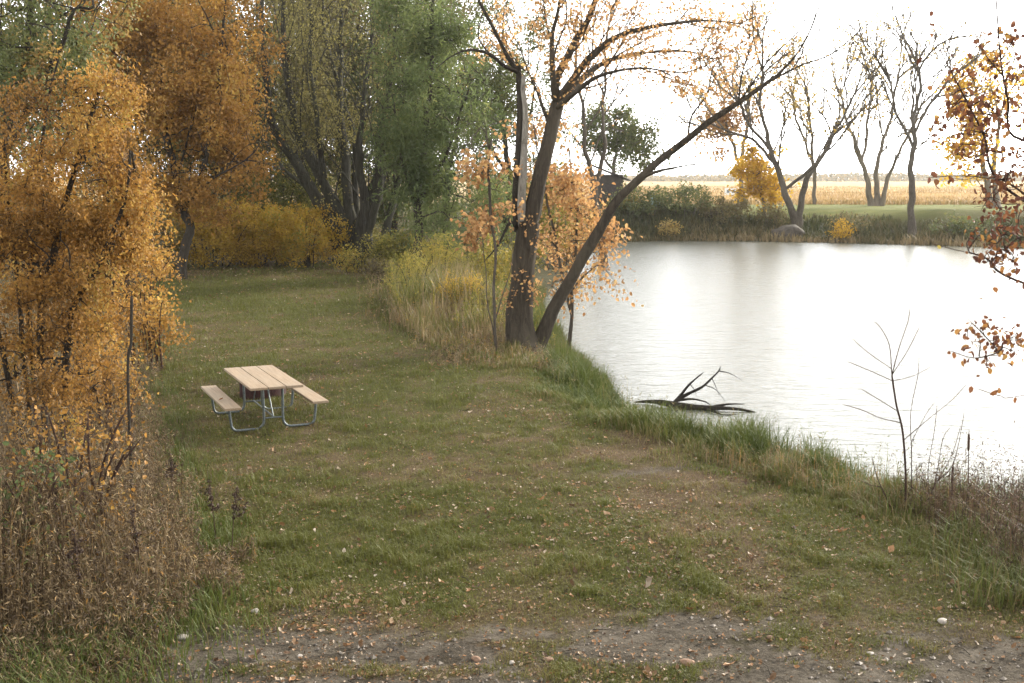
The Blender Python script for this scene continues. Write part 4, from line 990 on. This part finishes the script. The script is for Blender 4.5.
# ------------------------------------------------------------------ far bank things
G4 = 'bushes on the far bank'
for px, Y, w, h, nl, lm, lab in [(640, 90, 4.6, 2.5, 2600, 'leaf_darkgreen', 'dark green bush on the far bank under the leaning limb'), (682, 90.5, 4.8, 2.3, 2600, 'leaf_darkgreen', 'dense green bush on the far bank left of the yellow sapling'),
                                 (722, 90, 4.4, 1.9, 2400, 'leaf_brownwood', 'brown green bush on the far bank in front of the white board'), (668, 87.4, 1.5, 1.3, 500, 'leaf_pale', 'small tan bush low on the far bank beside the water'),
                                 (845, 86, 3.0, 1.7, 900, 'leaf_brownwood', 'brown bush on the far bank around the bright yellow spray'), (838, 84.8, 1.7, 1.6, 600, 'leaf_yellow', 'bright yellow little bush at the far water edge'),
                                 (768, 90, 2.6, 1.8, 900, 'leaf_brownwood', 'brown bush at the foot of the forked leaning tree'), (955, 83, 4.0, 1.3, 1500, 'leaf_darkgreen', 'low green bush on the far bank right of the single dark trunk'),
                                 (622, 91, 3.0, 1.0, 1000, 'leaf_yellowgreen', 'yellow green bush on the far bank before the dark shed')]:
    shrub('far_bush', lab, px, Y, w, h, nl, lm, .2, G4, 'bark', 'diamond', 7, spread=.2, tip=.008)
# yellow sapling
def fst(Y, pts, ra, rb, foot=None):
    p0 = at(pts[0][0], 300, Y); p0 = np.array([p0[0], p0[1], hz(p0[0], p0[1])])
    return ([p0 if foot is None else foot] + [at(x, y, Y + (d if d else 0)) for x, y, d in pts[1:]], ra, rb)
def far_tree(name, label, Y, stems, blobs, n2, leaf, lm, bark='bark_far', group='trees along the far bank', tip=.025, s2=.55, **kw):
    kw.setdefault('p', .36)
    st = []
    for k, (pts, ra, rb, free) in enumerate(stems):
        if free: st.append(([at(x, y, Y + d) for x, y, d in pts], ra, rb))
        else: st.append(fst(Y, pts, ra, rb))
    f = st[0][0][0]
    return tree(name, label, 'tree', (f[0], f[1]), st, .3, blobs, n2, s2, leaf, M[bark], M[lm], group=group, tip=tip, thick=.07, flare=.4, up=.5, wob=.07, step1=.7, step2=.5, **kw)
Yf = 95
far_tree('yellow_sapling', 'small glowing yellow tree on the far bank beside the forked leaning tree', Yf - 3, [([(762, 205, 0), (760, 180, 0), (755, 150, 0)], .08, .03, False)],
         [blob(757, 172, Yf - 3, 22, 24, 1.4, 30), blob(772, 188, Yf - 3, 20, 16, 1.2, 14)], 140, (4200, .3, .25), 'leaf_yellow')
RAM = (1.2, 3.2, 3, .3, .75, .3, .5, (2, 3))
far_tree('bank_tree', 'forked bare tree leaning both ways over the far bank', Yf - 6,
         [([(795, 222, 0), (781, 180, 0), (768, 140, 0), (760, 100, 0), (763, 70, 0)], .34, .05, False), ([(797, 222, 0), (803, 190, 0), (825, 150, .5), (840, 122, 1), (855, 95, 1.2)], .3, .06, False),
          ([(772, 150, 0), (750, 125, -.5), (735, 95, -1), (725, 75, -1)], .13, .03, True), ([(775, 165, 0), (752, 140, 1), (725, 130, 2)], .1, .03, True), ([(786, 190, 0), (815, 165, -1), (835, 135, -1.5)], .12, .03, True)],
         [], 0, (1500, .3, .25), 'leaf_pale', 'bark', ram=RAM, ramleaf=True)
far_tree('bank_tree', 'pale orange leaved tree with a dark trunk behind the long leaning limb', Yf + 8,
         [([(741, 192, 0), (741, 165, 0), (745, 140, 0), (750, 100, 0), (748, 75, 0)], .26, .06, False), ([(742, 170, 0), (728, 130, 0), (722, 95, 0)], .12, .04, True)],
         [blob(730, 100, Yf + 8, 30, 30, 2.4, 46), blob(722, 130, Yf + 8, 26, 26, 2, 20)], 160, (3000, .34, .35), 'leaf_peach', ram=(1.6, 2.4, 2, .4, .65, .4, .5, (2, 3)))
far_tree('bank_tree', 'wide many stemmed bare tree standing in the pale field edge', Yf + 6,
         [([(868, 197, 0), (863, 165, 0), (850, 130, 0), (840, 95, 0)], .3, .06, False), ([(872, 197, 0), (878, 160, .5), (890, 120, 1), (898, 75, 1)], .28, .05, False), ([(876, 197, 0), (893, 165, -.5), (906, 140, -1), (922, 105, -1)], .22, .05, False), ([(863, 165, 0), (868, 120, 1), (872, 80, 1.5)], .14, .04, True)],
         [], 0, (1100, .28, .25), 'leaf_pale', ram=(1.1, 3.4, 3, .3, .7, .35, .5, (2, 3)), ramleaf=True)
far_tree('bank_tree', 'single dark upright bare tree on the far bank beside the wide multi stemmed one', Yf - 11,
         [([(910, 222, 0), (911, 190, 0), (912, 160, 0), (914, 130, 0), (912, 95, 0)], .32, .07, False), ([(912, 150, 0), (898, 115, .3), (888, 80, .5)], .12, .03, True), ([(913, 135, 0), (930, 105, -.5), (945, 85, -.6)], .12, .03, True), ([(913, 120, 0), (920, 95, .5), (918, 70, .5)], .09, .03, True)],
         [], 0, (350, .24, .2), 'leaf_pale', 'bark', ram=(1.0, 2.8, 3, .4, .8, .25, .45, (2, 3)), ramleaf=True)
far_tree('bank_tree', 'pale golden tree with twin trunks behind the red leaved branches', Yf,
         [([(986, 208, 0), (984, 170, 0), (980, 120, 0), (972, 70, 0)], .3, .06, False), ([(992, 208, 0), (994, 170, 0), (1000, 120, 0), (1010, 70, 0)], .28, .06, False)],
         [blob(990, 95, Yf, 40, 46, 3, 60), blob(970, 160, Yf, 24, 30, 2, 20)], 160, (4500, .34, .4), 'leaf_yellow', ram=(1.5, 2.6, 2, .4, .6, .5, .5, (2, 3)))
far_tree('bank_tree', 'slim pale bare tree between the forked tree and the multi stemmed tree', Yf + 12,
         [([(812, 195, 0), (813, 160, 0), (810, 120, 0), (806, 85, 0)], .2, .05, False), ([(812, 160, 0), (800, 130, 0), (792, 100, 0)], .1, .03, True)], [], 0, (1200, .28, .25), 'leaf_pale', ram=(1.1, 2.6, 3, .3, .6, .4, .5, (2, 3)), ramleaf=True)
far_tree('bank_tree', 'dark green round crowned tree beyond the shed', Yf + 5,
         [([(612, 195, 0), (614, 165, 0), (618, 140, 0)], .24, .06, False), ([(613, 170, 0), (600, 150, 0), (596, 125, 0)], .12, .04, True)],
         [blob(622, 138, Yf + 5, 34, 26, 2.6, 60), blob(600, 130, Yf + 5, 24, 24, 2, 30), blob(645, 158, Yf + 5, 18, 16, 1.6, 20)], 220, (6500, .32, .35), 'leaf_darkgreen')
far_tree('bank_tree', 'bare leaning double trunk at the pond corner left of the shed', 62, [([(606, 236, 0), (596, 200, 0), (588, 160, 0), (582, 110, 0), (577, 70, 0)], .24, .06, False), ([(598, 200, 0), (603, 150, 0), (604, 90, 0), (606, 50, 0)], .15, .05, True)],
         [], 0, (600, .16, .25), 'leaf_peach', 'bark', ram=(1.1, 1.8, 2, .45, .7, .4, .4, (2, 3)), ramleaf=True)
shrub('corner_shrub', 'leafy brown orange shrub at the pond corner behind the maple sapling', 560, 60, 3.6, 4.2, 5000, 'leaf_orange', .16, bark='bark')
shrub('corner_shrub', 'green shrub at the pond corner beside the bare leaning trunks', 540, 56, 4.5, 5.0, 6000, 'leaf_yellowgreen', .16, bark='bark')

# shed
sh = at(606, 190, 97); sx, sy = sh[0], sh[1]; szz = hz(sx, sy)
shed = thing('shed', (sx, sy, szz), 'small dark shed with a sloping roof on the far bank behind the leaning limb', 'shed')
mb = MB(); mb.box((0, 0, 1.3), (2.6, 2.2, 2.8), .02); mb.build('wall', M['shed'], shed)
mb = MB(); a = R(22)
for k in range(9): mb.box((-1.7 + .4 * k + .2, 0, 3.0 - (-1.7 + .4 * k + .2) * math.tan(a)), (.46, 2.8, .07), .01, np.array([[math.cos(a), 0, math.sin(a)], [0, 1, 0], [-math.sin(a), 0, math.cos(a)]]))
mb.build('roof', M['roof'], shed)
mb = MB(); mb.box((.3, -1.13, .95), (.9, .06, 1.9), .01); dr_ = mb.build('door', M['roof'], shed)
mb = MB(); mb.box((.62, -1.175, .95), (.05, .04, .2), .005); mb.build('handle', M['steel'], dr_)
# white board on posts
bp = at(733, 193, 146); bz = hz(bp[0], bp[1])
bd = thing('board_sign', (bp[0], bp[1], bz), 'small white board with dark panels on two posts in the pale field', 'sign')
mb = MB(); mb.box((0, 0, .72), (2.1, .08, .85), .01); mb.build('board', M['white'], bd)
for k in (-1, 0, 1):
    mb = MB(); mb.box((k * .62, -.055, .75), (.34, .03, .36), .005); mb.build('dark_panel', M['panel_dark'], bd)
for k in (-1, 1):
    mb = MB(); mb.box((k * .85, .085, .45), (.09, .09, 1.1), .005); mb.build('post', M['white'], bd)
# teal barrel
tp = at(655, 192, 100); tz_ = hz(tp[0], tp[1])
bar = thing('barrel', (tp[0], tp[1], tz_), 'teal barrel standing on top of the far bank beneath the leaning limb', 'barrel')
n = 20; th = np.arange(n) * 2 * np.pi / n; prof = [(.28, 0), (.31, .03), (.31, .3), (.325, .32), (.31, .34), (.31, .6), (.325, .62), (.31, .64), (.31, .88), (.27, .9), (.02, .9)]
mk('body', np.array([(r_ * 1.3 * math.cos(a), r_ * 1.3 * math.sin(a), z * 1.2 - .02) for r_, z in prof for a in th]), np.array([(k * n + i, k * n + (i + 1) % n, (k + 1) * n + (i + 1) % n, (k + 1) * n + i) for k in range(len(prof) - 1) for i in range(n)]), M['teal'], bar, smooth=True)
# rocks
def rock(name, loc, size, mat, label, cat='rock', group=None, seed=0, sub=3, flat=1):
    import bmesh
    bm = bmesh.new(); bmesh.ops.create_icosphere(bm, subdivisions=sub, radius=1)
    r_ = np.random.default_rng(seed)
    pl = [(unit(r_.normal(size=(1, 3)))[0], r_.uniform(.55, .9)) for _ in range(10)]
    for v in bm.verts:
        p = np.array(v.co)
        for nrm, c in pl:
            q = p @ nrm
            if q > c: p = p - nrm * (q - c) * .85
        p = p * (1 + .05 * math.sin(p[0] * 7 + seed) * math.sin(p[1] * 6) + .04 * math.sin(p[2] * 11 + p[0] * 5))
        v.co = p * np.array(size) / 2
    me = bpy.data.meshes.new(name); bm.to_mesh(me); bm.free(); me.materials.append(mat)
    me.polygons.foreach_set('use_smooth', [True] * len(me.polygons))
    o = bpy.data.objects.new(name, me); col.objects.link(o); o.location = loc; o.rotation_euler = (0, 0, seed * 1.3)
    return tag(o, label, cat, group)
rp = at(786, 229, 86.8)
o = rock('boulder', (rp[0], rp[1], -.45), (3.0, 1.8, 2.4), M['boulder'], 'large flat faced grey boulder at the far waterline below the forked tree', 'boulder', seed=4); o.rotation_euler = (0, 0, .2)
G5 = 'small stones on the bare dirt'
for k, (px, py, s_, mt, lab) in enumerate([(942, 626, .10, 'stone', 'pale grey stone among orange leaves near the dry weeds'), (476, 660, .085, 'stone_brown', 'reddish brown stone on the middle of the bare dirt'),
        (548, 661, .075, 'stone_brown', 'orange brown stone beside the tan stone on the bare dirt'), (512, 664, .06, 'stone', 'tan stone next to the orange brown stone on the dirt'), (183, 638, .10, 'stone', 'pale rounded stone at the dirt edge by the brush'),
        (160, 630, .11, 'stone_brown', 'dull brown stone under the green grass tuft by the brush'), (255, 610, .09, 'stone', 'flat white stone where the lawn meets the dirt'), (687, 664, .12, 'stone_brown', 'long dark brown stone in the right half of the dirt'),
        (300, 655, .05, 'stone', 'tiny pale stone on the left part of the dirt'), (870, 655, .06, 'stone', 'small light stone on the dirt below the pale grey stone'), (425, 668, .055, 'stone', 'small grey stone close to the reddish brown stone'), (770, 640, .06, 'stone_brown', 'small brown stone between dirt and grass patch')]):
    p = on(px, py, 0); rock('stone', (p[0], p[1], hz(p[0], p[1]) + s_ * .1), (s_ * 1.25, s_, s_ * .6), M[mt], lab, 'stone', G5, seed=20 + k, sub=2)

# ------------------------------------------------------------------ fallen branch in the water
Yl = 23.6
def wl(px, py, up=0.0, Y=None):
    p = on(px, py, WATER + .03); return np.array([p[0], p[1], WATER + up])
sk = Sk(); base = on(672, 406, WATER)
q = lambda px, py: at(px, py, base[1])
m_ = sk.stem([wl(672, 406.5, .07), wl(690, 408, .06), wl(712, 409, .05), wl(735, 410, .05), wl(757, 411, .0)], .085, .018, step=.1, wob=.012)
sk.stem([sk.P[m_[0]], wl(662, 405, .08), wl(650, 403, .06), wl(634, 402, .02)], .08, .02, base=m_[0], step=.1, wob=.012)
def l4(pts, ra, rb):
    b = sk.near(pts[0]); return sk.stem([sk.P[b]] + pts[1:], ra, rb, base=b, step=.08, wob=.01)
l4([wl(672, 406, .08), q(680, 396), q(690, 384), q(704, 372)], .045, .012)
l4([wl(674, 406, .08), q(688, 394), q(702, 387), q(712, 378), q(719, 371), q(721, 366)], .045, .012)
l4([q(719, 371), q(728, 373), q(736, 377), q(742, 381)], .014, .004)
l4([q(690, 385), q(695, 391), q(696, 397)], .012, .004)
l4([q(704, 387), q(716, 390), q(726, 402)], .012, .004); l4([q(712, 379), q(716, 386), q(720, 397)], .01, .004)
l4([wl(675, 405, .1), q(692, 399), q(706, 402), q(710, 405)], .03, .012)
l4([wl(706, 408.5, .06), wl(728, 407.5, .1), q(745, 404)], .035, .01)
l4([wl(672, 406, .06), wl(676, 410, .0), wl(679, 416, -.08)], .035, .015)
l4([wl(705, 409, .05), wl(722, 414, .02), wl(738, 413, 0)], .025, .01)
sk.radii(.003); 
lo = thing('fallen_branch', (base[0], base[1], WATER), 'dark dead branch lying in the pond with forked limbs above the water', 'branch')
a = sk.wood(.02, 8, 5)
mk('trunk', a[0] - np.array(lo.location), a[1], M['wetwood'], lo, smooth=True)

# ------------------------------------------------------------------ bare sapling, cattails, seed stalks
Yz = 13.6
zb = at(905, 508, Yz); zb[2] = hz(zb[0], zb[1])
sap = thing('bare_sapling', tuple(zb), 'leafless reddish sapling with fine upright twigs at the near water edge', 'sapling')
sk = Sk(); q = lambda px, py, d=0: at(px, py, Yz + d)
sk.stem([rooted(zb), q(905, 470), q(902, 430), q(896, 405), q(892, 375), q(890, 345), q(880, 326), q(874, 322)], .014, .004, step=.08, wob=.006)
def l5(pts, ra, rb):
    b = sk.near(pts[0]); return sk.stem([sk.P[b]] + pts[1:], ra, rb, base=b, step=.08, wob=.006)
l5([q(891, 372), q(900, 345, .1), q(908, 322, .1), q(910, 308, .1)], .008, .002); l5([q(892, 373), q(908, 350, -.1), q(921, 325, -.1)], .007, .002)
l5([q(890, 370), q(868, 352, .1), q(852, 338, .2)], .006, .002); l5([q(891, 380), q(868, 370), q(846, 361)], .006, .0015); l5([q(893, 383), q(912, 376), q(932, 366)], .005, .0015)
l5([q(900, 424), q(880, 418), q(862, 410), q(842, 404)], .006, .0015); l5([q(903, 438), q(930, 418, -.2), q(952, 400, -.3), q(968, 382, -.4)], .007, .002); l5([q(898, 412), q(880, 400), q(860, 388)], .005, .0015)
finish(sk, sap, M['bark_red'], .009, .005, thin_name='twigs', k=8)
G6 = 'thin bare shoots around the leafless sapling'
def shoot(pts, lab, r=.009, sub=()):
    p0 = rooted(at(pts[0][0], pts[0][1], Yz + pts[0][2])); root = thing('bare_shoot', (p0[0], p0[1], p0[2] + .08), lab, 'shoot', G6)
    sk = Sk(); sk.stem([p0] + [q(*p) for p in pts[1:]], r, .002, step=.08, wob=.006)
    for s_ in sub:
        b = sk.near(q(*s_[0])); sk.stem([sk.P[b]] + [q(*p) for p in s_[1:]], r * .6, .0018, base=b, step=.08, wob=.005)
    sk.radii(.0045); a = sk.wood(.006, 6, 4)
    mk('stem', a[0] - np.array(root.location), a[1], M['bark_red'], root, smooth=True)
shoot([(912, 506, .1), (911, 460, .1), (910, 415, .1), (918, 375, .1), (919, 356, .1)], 'straight thin shoot rising just right of the leafless sapling stem', .009, [[(911, 440, .1), (925, 415, 0), (936, 400, 0)]])
shoot([(925, 508, -.1), (935, 485, -.1), (950, 470, -.1), (957, 452, -.1), (964, 410, -.1)], 'bent shoot leaning away from the sapling toward the cattail', .012, [[(940, 480, -.1), (952, 455, -.2), (961, 425, -.2)], [(935, 485, -.1), (942, 440, 0), (952, 425, 0)]])
shoot([(896, 512, -.2), (886, 496, -.2), (878, 478, -.2), (872, 455, -.2)], 'dark short shoot leaning left of the leafless sapling', .012, [[(882, 488, -.2), (870, 485, -.3), (860, 480, -.3)]])
shoot([(930, 506, .2), (928, 470, .2), (935, 430, .2), (938, 402, .2)], 'upright wispy shoot midway between the sapling and the cattail', .007)
shoot([(918, 506, .2), (917, 480, .2), (916, 462, .2)], 'short grey stub between the sapling and the wispy shoot', .012)
def cattail(px, py, ph, Y, lab):
    g = at(px, py, Y); p0 = rooted(g); top = at(ph[0], ph[1], Y); root = thing('cattail', (p0[0], p0[1], p0[2] + .08), lab, 'cattail', 'cattails by the bare sapling')
    o0 = np.array(root.location); v = top - p0; L = np.linalg.norm(v); v = v / L
    mb = MB(); mb.tube([p0 - o0, p0 + v * L * .5 + np.array([.01, 0, 0]) - o0, top - o0, top + v * .05 - o0], [.007, .006, .004, .002], 6); mb.build('stem', M['bark_red'], root, True)
    mb = MB(); hb = top - v * .23 - o0; mb.tube([hb, hb + v * .015, hb + v * .1, hb + v * .19, hb + v * .215], [.006, .014, .015, .014, .005], 8); mb.build('seed_head', M['cattail'], root, True)
cattail(967, 505, (969, 432), 13.3, 'tall cattail with a brown head above the dry weeds')
cattail(951, 505, (953, 465), 13.4, 'short cattail with a brown head beside the bent shoot')
def dock(px, Y, h, lab, seed):
    g = at(px, 300, Y); x0, y0 = g[0], g[1]; z0 = hz(x0, y0); root = thing('dock_stalk', (x0, y0, z0), lab, 'weed', 'dark seed stalks in the left brush')
    sk = Sk(2000); o0 = np.array([x0, y0, z0]); lean = rng.normal(0, .1, 2)
    sk.stem([o0 - np.array([0, 0, .05]), o0 + np.array([lean[0] * .4, lean[1] * .4, h * .5]), o0 + np.array([lean[0], lean[1], h])], .006, .003, step=.05)
    T = o0 + np.array([lean[0], lean[1], h * .75]) + rng.normal(0, 1, (8, 3)) * np.array([.05, .05, h * .1]); sk.grow(T, .04, .4, .04, .8)
    sk.radii(.002); a = sk.wood(.0005, 5, 4); mk('stem', a[0] - o0, a[1], M['bark_red'], root, smooth=True)
    lv = leaves_on(sk, int(sk.n * .3), sk.n, 420, .026, .008, .4, 'diamond', lambda P, n: rng.random(n)); crown(root, lv, M['seed'], 'foliage')  # this part is the dark seed head with dry leaves, in loose bits
for k, (px, Y, h, lab) in enumerate([(222, 11.9, .75, 'dark seed stalk at the lawn edge of the brush'), (207, 12.3, .7, 'second dark seed stalk, just inside the one at the lawn edge'), (165, 13.2, .8, 'dark seed stalk in the brush nearest below the table bench'),
                                     (45, 11.0, 1.25, 'tall dark red seed stalk amid pale dry weeds'), (66, 9.9, .9, 'dark seed stalk above the green grass clump'), (130, 10.6, .95, 'dark seed stalk halfway between the tall red one and the lawn')]):
    dock(px, Y, h, lab, k)

# ------------------------------------------------------------------ red leaved tree at the right, reaching in from outside
Yr = 9.6
r0_ = np.array([5.9, 10.2, 0]); r0_[2] = hz(r0_[0], r0_[1])
root = thing('red_leaved_tree', tuple(r0_), 'small tree with sparse rusty red leaves reaching over the pond', 'tree')
sk = Sk(); q = lambda px, py, d=0: at(px, py, Yr + d)
sk.stem([rooted(r0_), np.array([5.75, 10.1, 1.6]), np.array([5.5, 9.9, 3.0]), np.array([5.35, 9.8, 4.6]), np.array([5.2, 9.8, 6.6])], .07, .03, step=.12, wob=.02)
sk.stem([rooted(r0_ + np.array([.15, .1, 0])), np.array([6.2, 10.4, 2.2]), np.array([6.3, 10.4, 5]), np.array([6.2, 10.4, 7.0])], .06, .02, step=.12, wob=.02)
def l6(pts, ra, rb):
    b = sk.near(pts[0]); return sk.stem([sk.P[b]] + pts[1:], ra, rb, base=b, step=.07, wob=.008)
l6([np.array([5.4, 9.8, 3.2]), q(1010, 190, .2), q(985, 135), q(965, 98), q(945, 60), q(934, 36)], .016, .004)
l6([q(938, 48), q(922, 55, .1), q(902, 46, .2)], .005, .002); l6([q(934, 36), q(928, 10), q(924, -15)], .004, .002); l6([q(936, 38), q(946, 10), q(952, -15)], .004, .002); l6([q(944, 58), q(952, 36), q(962, 15)], .004, .002)
l6([np.array([5.3, 9.8, 4.3]), q(1022, 140, .2), q(1008, 100), q(1000, 60), q(996, 20), q(994, -15)], .018, .006)
l6([q(1002, 75), q(985, 55), q(970, 26)], .006, .002); l6([q(1000, 62), q(1012, 40)], .005, .002)
l6([np.array([5.4, 9.8, 3.0]), q(1020, 190, .2), q(985, 178), q(955, 176), q(925, 178)], .011, .003)
l6([np.array([5.45, 9.85, 2.7]), q(1015, 280, .1), q(985, 258), q(955, 250), q(932, 244)], .01, .002)
l6([np.array([5.5, 9.9, 2.3]), q(1020, 340, .1), q(1000, 352), q(975, 358), q(948, 350)], .01, .002); l6([q(1000, 352), q(985, 335), q(968, 318)], .005, .002)
l6([np.array([5.55, 9.9, 2.2]), q(1020, 396, .1), q(1000, 396), q(975, 388)], .006, .002)
a1, b1 = sk.grow(np.vstack([blob(985, 105, Yr, 45, 70, .35, 60), blob(1006, 205, Yr, 32, 70, .3, 90), blob(965, 120, Yr, 30, 50, .3, 20), blob(1010, 60, Yr, 20, 50, .3, 16), blob(995, 342, Yr, 34, 26, .2, 34), blob(960, 130, Yr, 34, 40, .3, 18), blob(990, 245, Yr, 36, 16, .2, 12), blob(1060, 150, Yr + .3, 40, 180, .5, 60)]), .1, .35, .06, .1)
finish(sk, root, M['bark_red'], .012, .0036, .3, k=8, thin_name='twigs')
crown(root, cat_arrays([leaves_on(sk, a1, b1, 1250, .056, .06, .9, 'round'), leaves_on(sk, 60, a1, 90, .066, .03, .9, 'round')]), M['leaf_red'])

# ------------------------------------------------------------------ air
def haze_box(x0, x1, y0, y1, z0, z1, dens):
    V = np.array([(x, y, z) for z in (z0, z1) for y in (y0, y1) for x in (x0, x1)], float)
    Fq = np.array([(0, 2, 3, 1), (4, 5, 7, 6), (0, 1, 5, 4), (2, 6, 7, 3), (0, 4, 6, 2), (1, 3, 7, 5)])
    m = bpy.data.materials.new('air'); m.use_nodes = True; nt = m.node_tree; nt.nodes.clear()
    out = nt.nodes.new('ShaderNodeOutputMaterial'); v = nt.nodes.new('ShaderNodeVolumePrincipled')
    v.inputs['Color'].default_value = (.93, .92, .9, 1); v.inputs['Density'].default_value = dens; v.inputs['Anisotropy'].default_value = .35
    nt.links.new(v.outputs[0], out.inputs['Volume'])
    return tag(mk('haze', V, Fq, m), kind='stuff')
HAZE = .00017
if HAZE: haze_box(-4100, 4100, -40, 7100, -4.0, 26.0, HAZE)

# ------------------------------------------------------------------ light
SUN_AZ, SUN_EL = R(45), R(24)          # azimuth from +Y towards +X
w = bpy.data.worlds.new('World'); scn.world = w; w.use_nodes = True
nt = w.node_tree; bgd = nt.nodes['Background']
sky = nt.nodes.new('ShaderNodeTexSky'); sky.sky_type = 'NISHITA'; sky.sun_disc = False
sky.sun_elevation = SUN_EL; sky.sun_rotation = SUN_AZ; sky.air_density = 1.0; sky.dust_density = 1.2; sky.ozone_density = 1.0; sky.altitude = 200
hs = nt.nodes.new('ShaderNodeHueSaturation'); hs.inputs['Saturation'].default_value = .06
nt.links.new(sky.outputs[0], hs.inputs['Color']); nt.links.new(hs.outputs[0], bgd.inputs[0])
bgd.inputs[1].default_value = .15
sl = bpy.data.lights.new('sun', 'SUN'); sl.energy = 1.5; sl.angle = R(10); sl.color = (1, .9, .74)
so = bpy.data.objects.new('sun', sl); col.objects.link(so)
from mathutils import Vector
sd = Vector((math.sin(SUN_AZ) * math.cos(SUN_EL), math.cos(SUN_AZ) * math.cos(SUN_EL), math.sin(SUN_EL)))
so.rotation_euler = sd.to_track_quat('Z', 'Y').to_euler(); so.location = (20, 0, 30)
scn.view_settings.view_transform = 'Standard'; scn.view_settings.look = 'None'; scn.view_settings.exposure = 2.17; scn.view_settings.gamma = 1
scn.view_settings.use_curve_mapping = False
scn.render.engine = 'CYCLES'; scn.cycles.max_bounces = 7; scn.cycles.transparent_max_bounces = 4; scn.cycles.use_denoising = True
scn.cycles.diffuse_bounces = 4; scn.cycles.glossy_bounces = 3; scn.cycles.transmission_bounces = 4
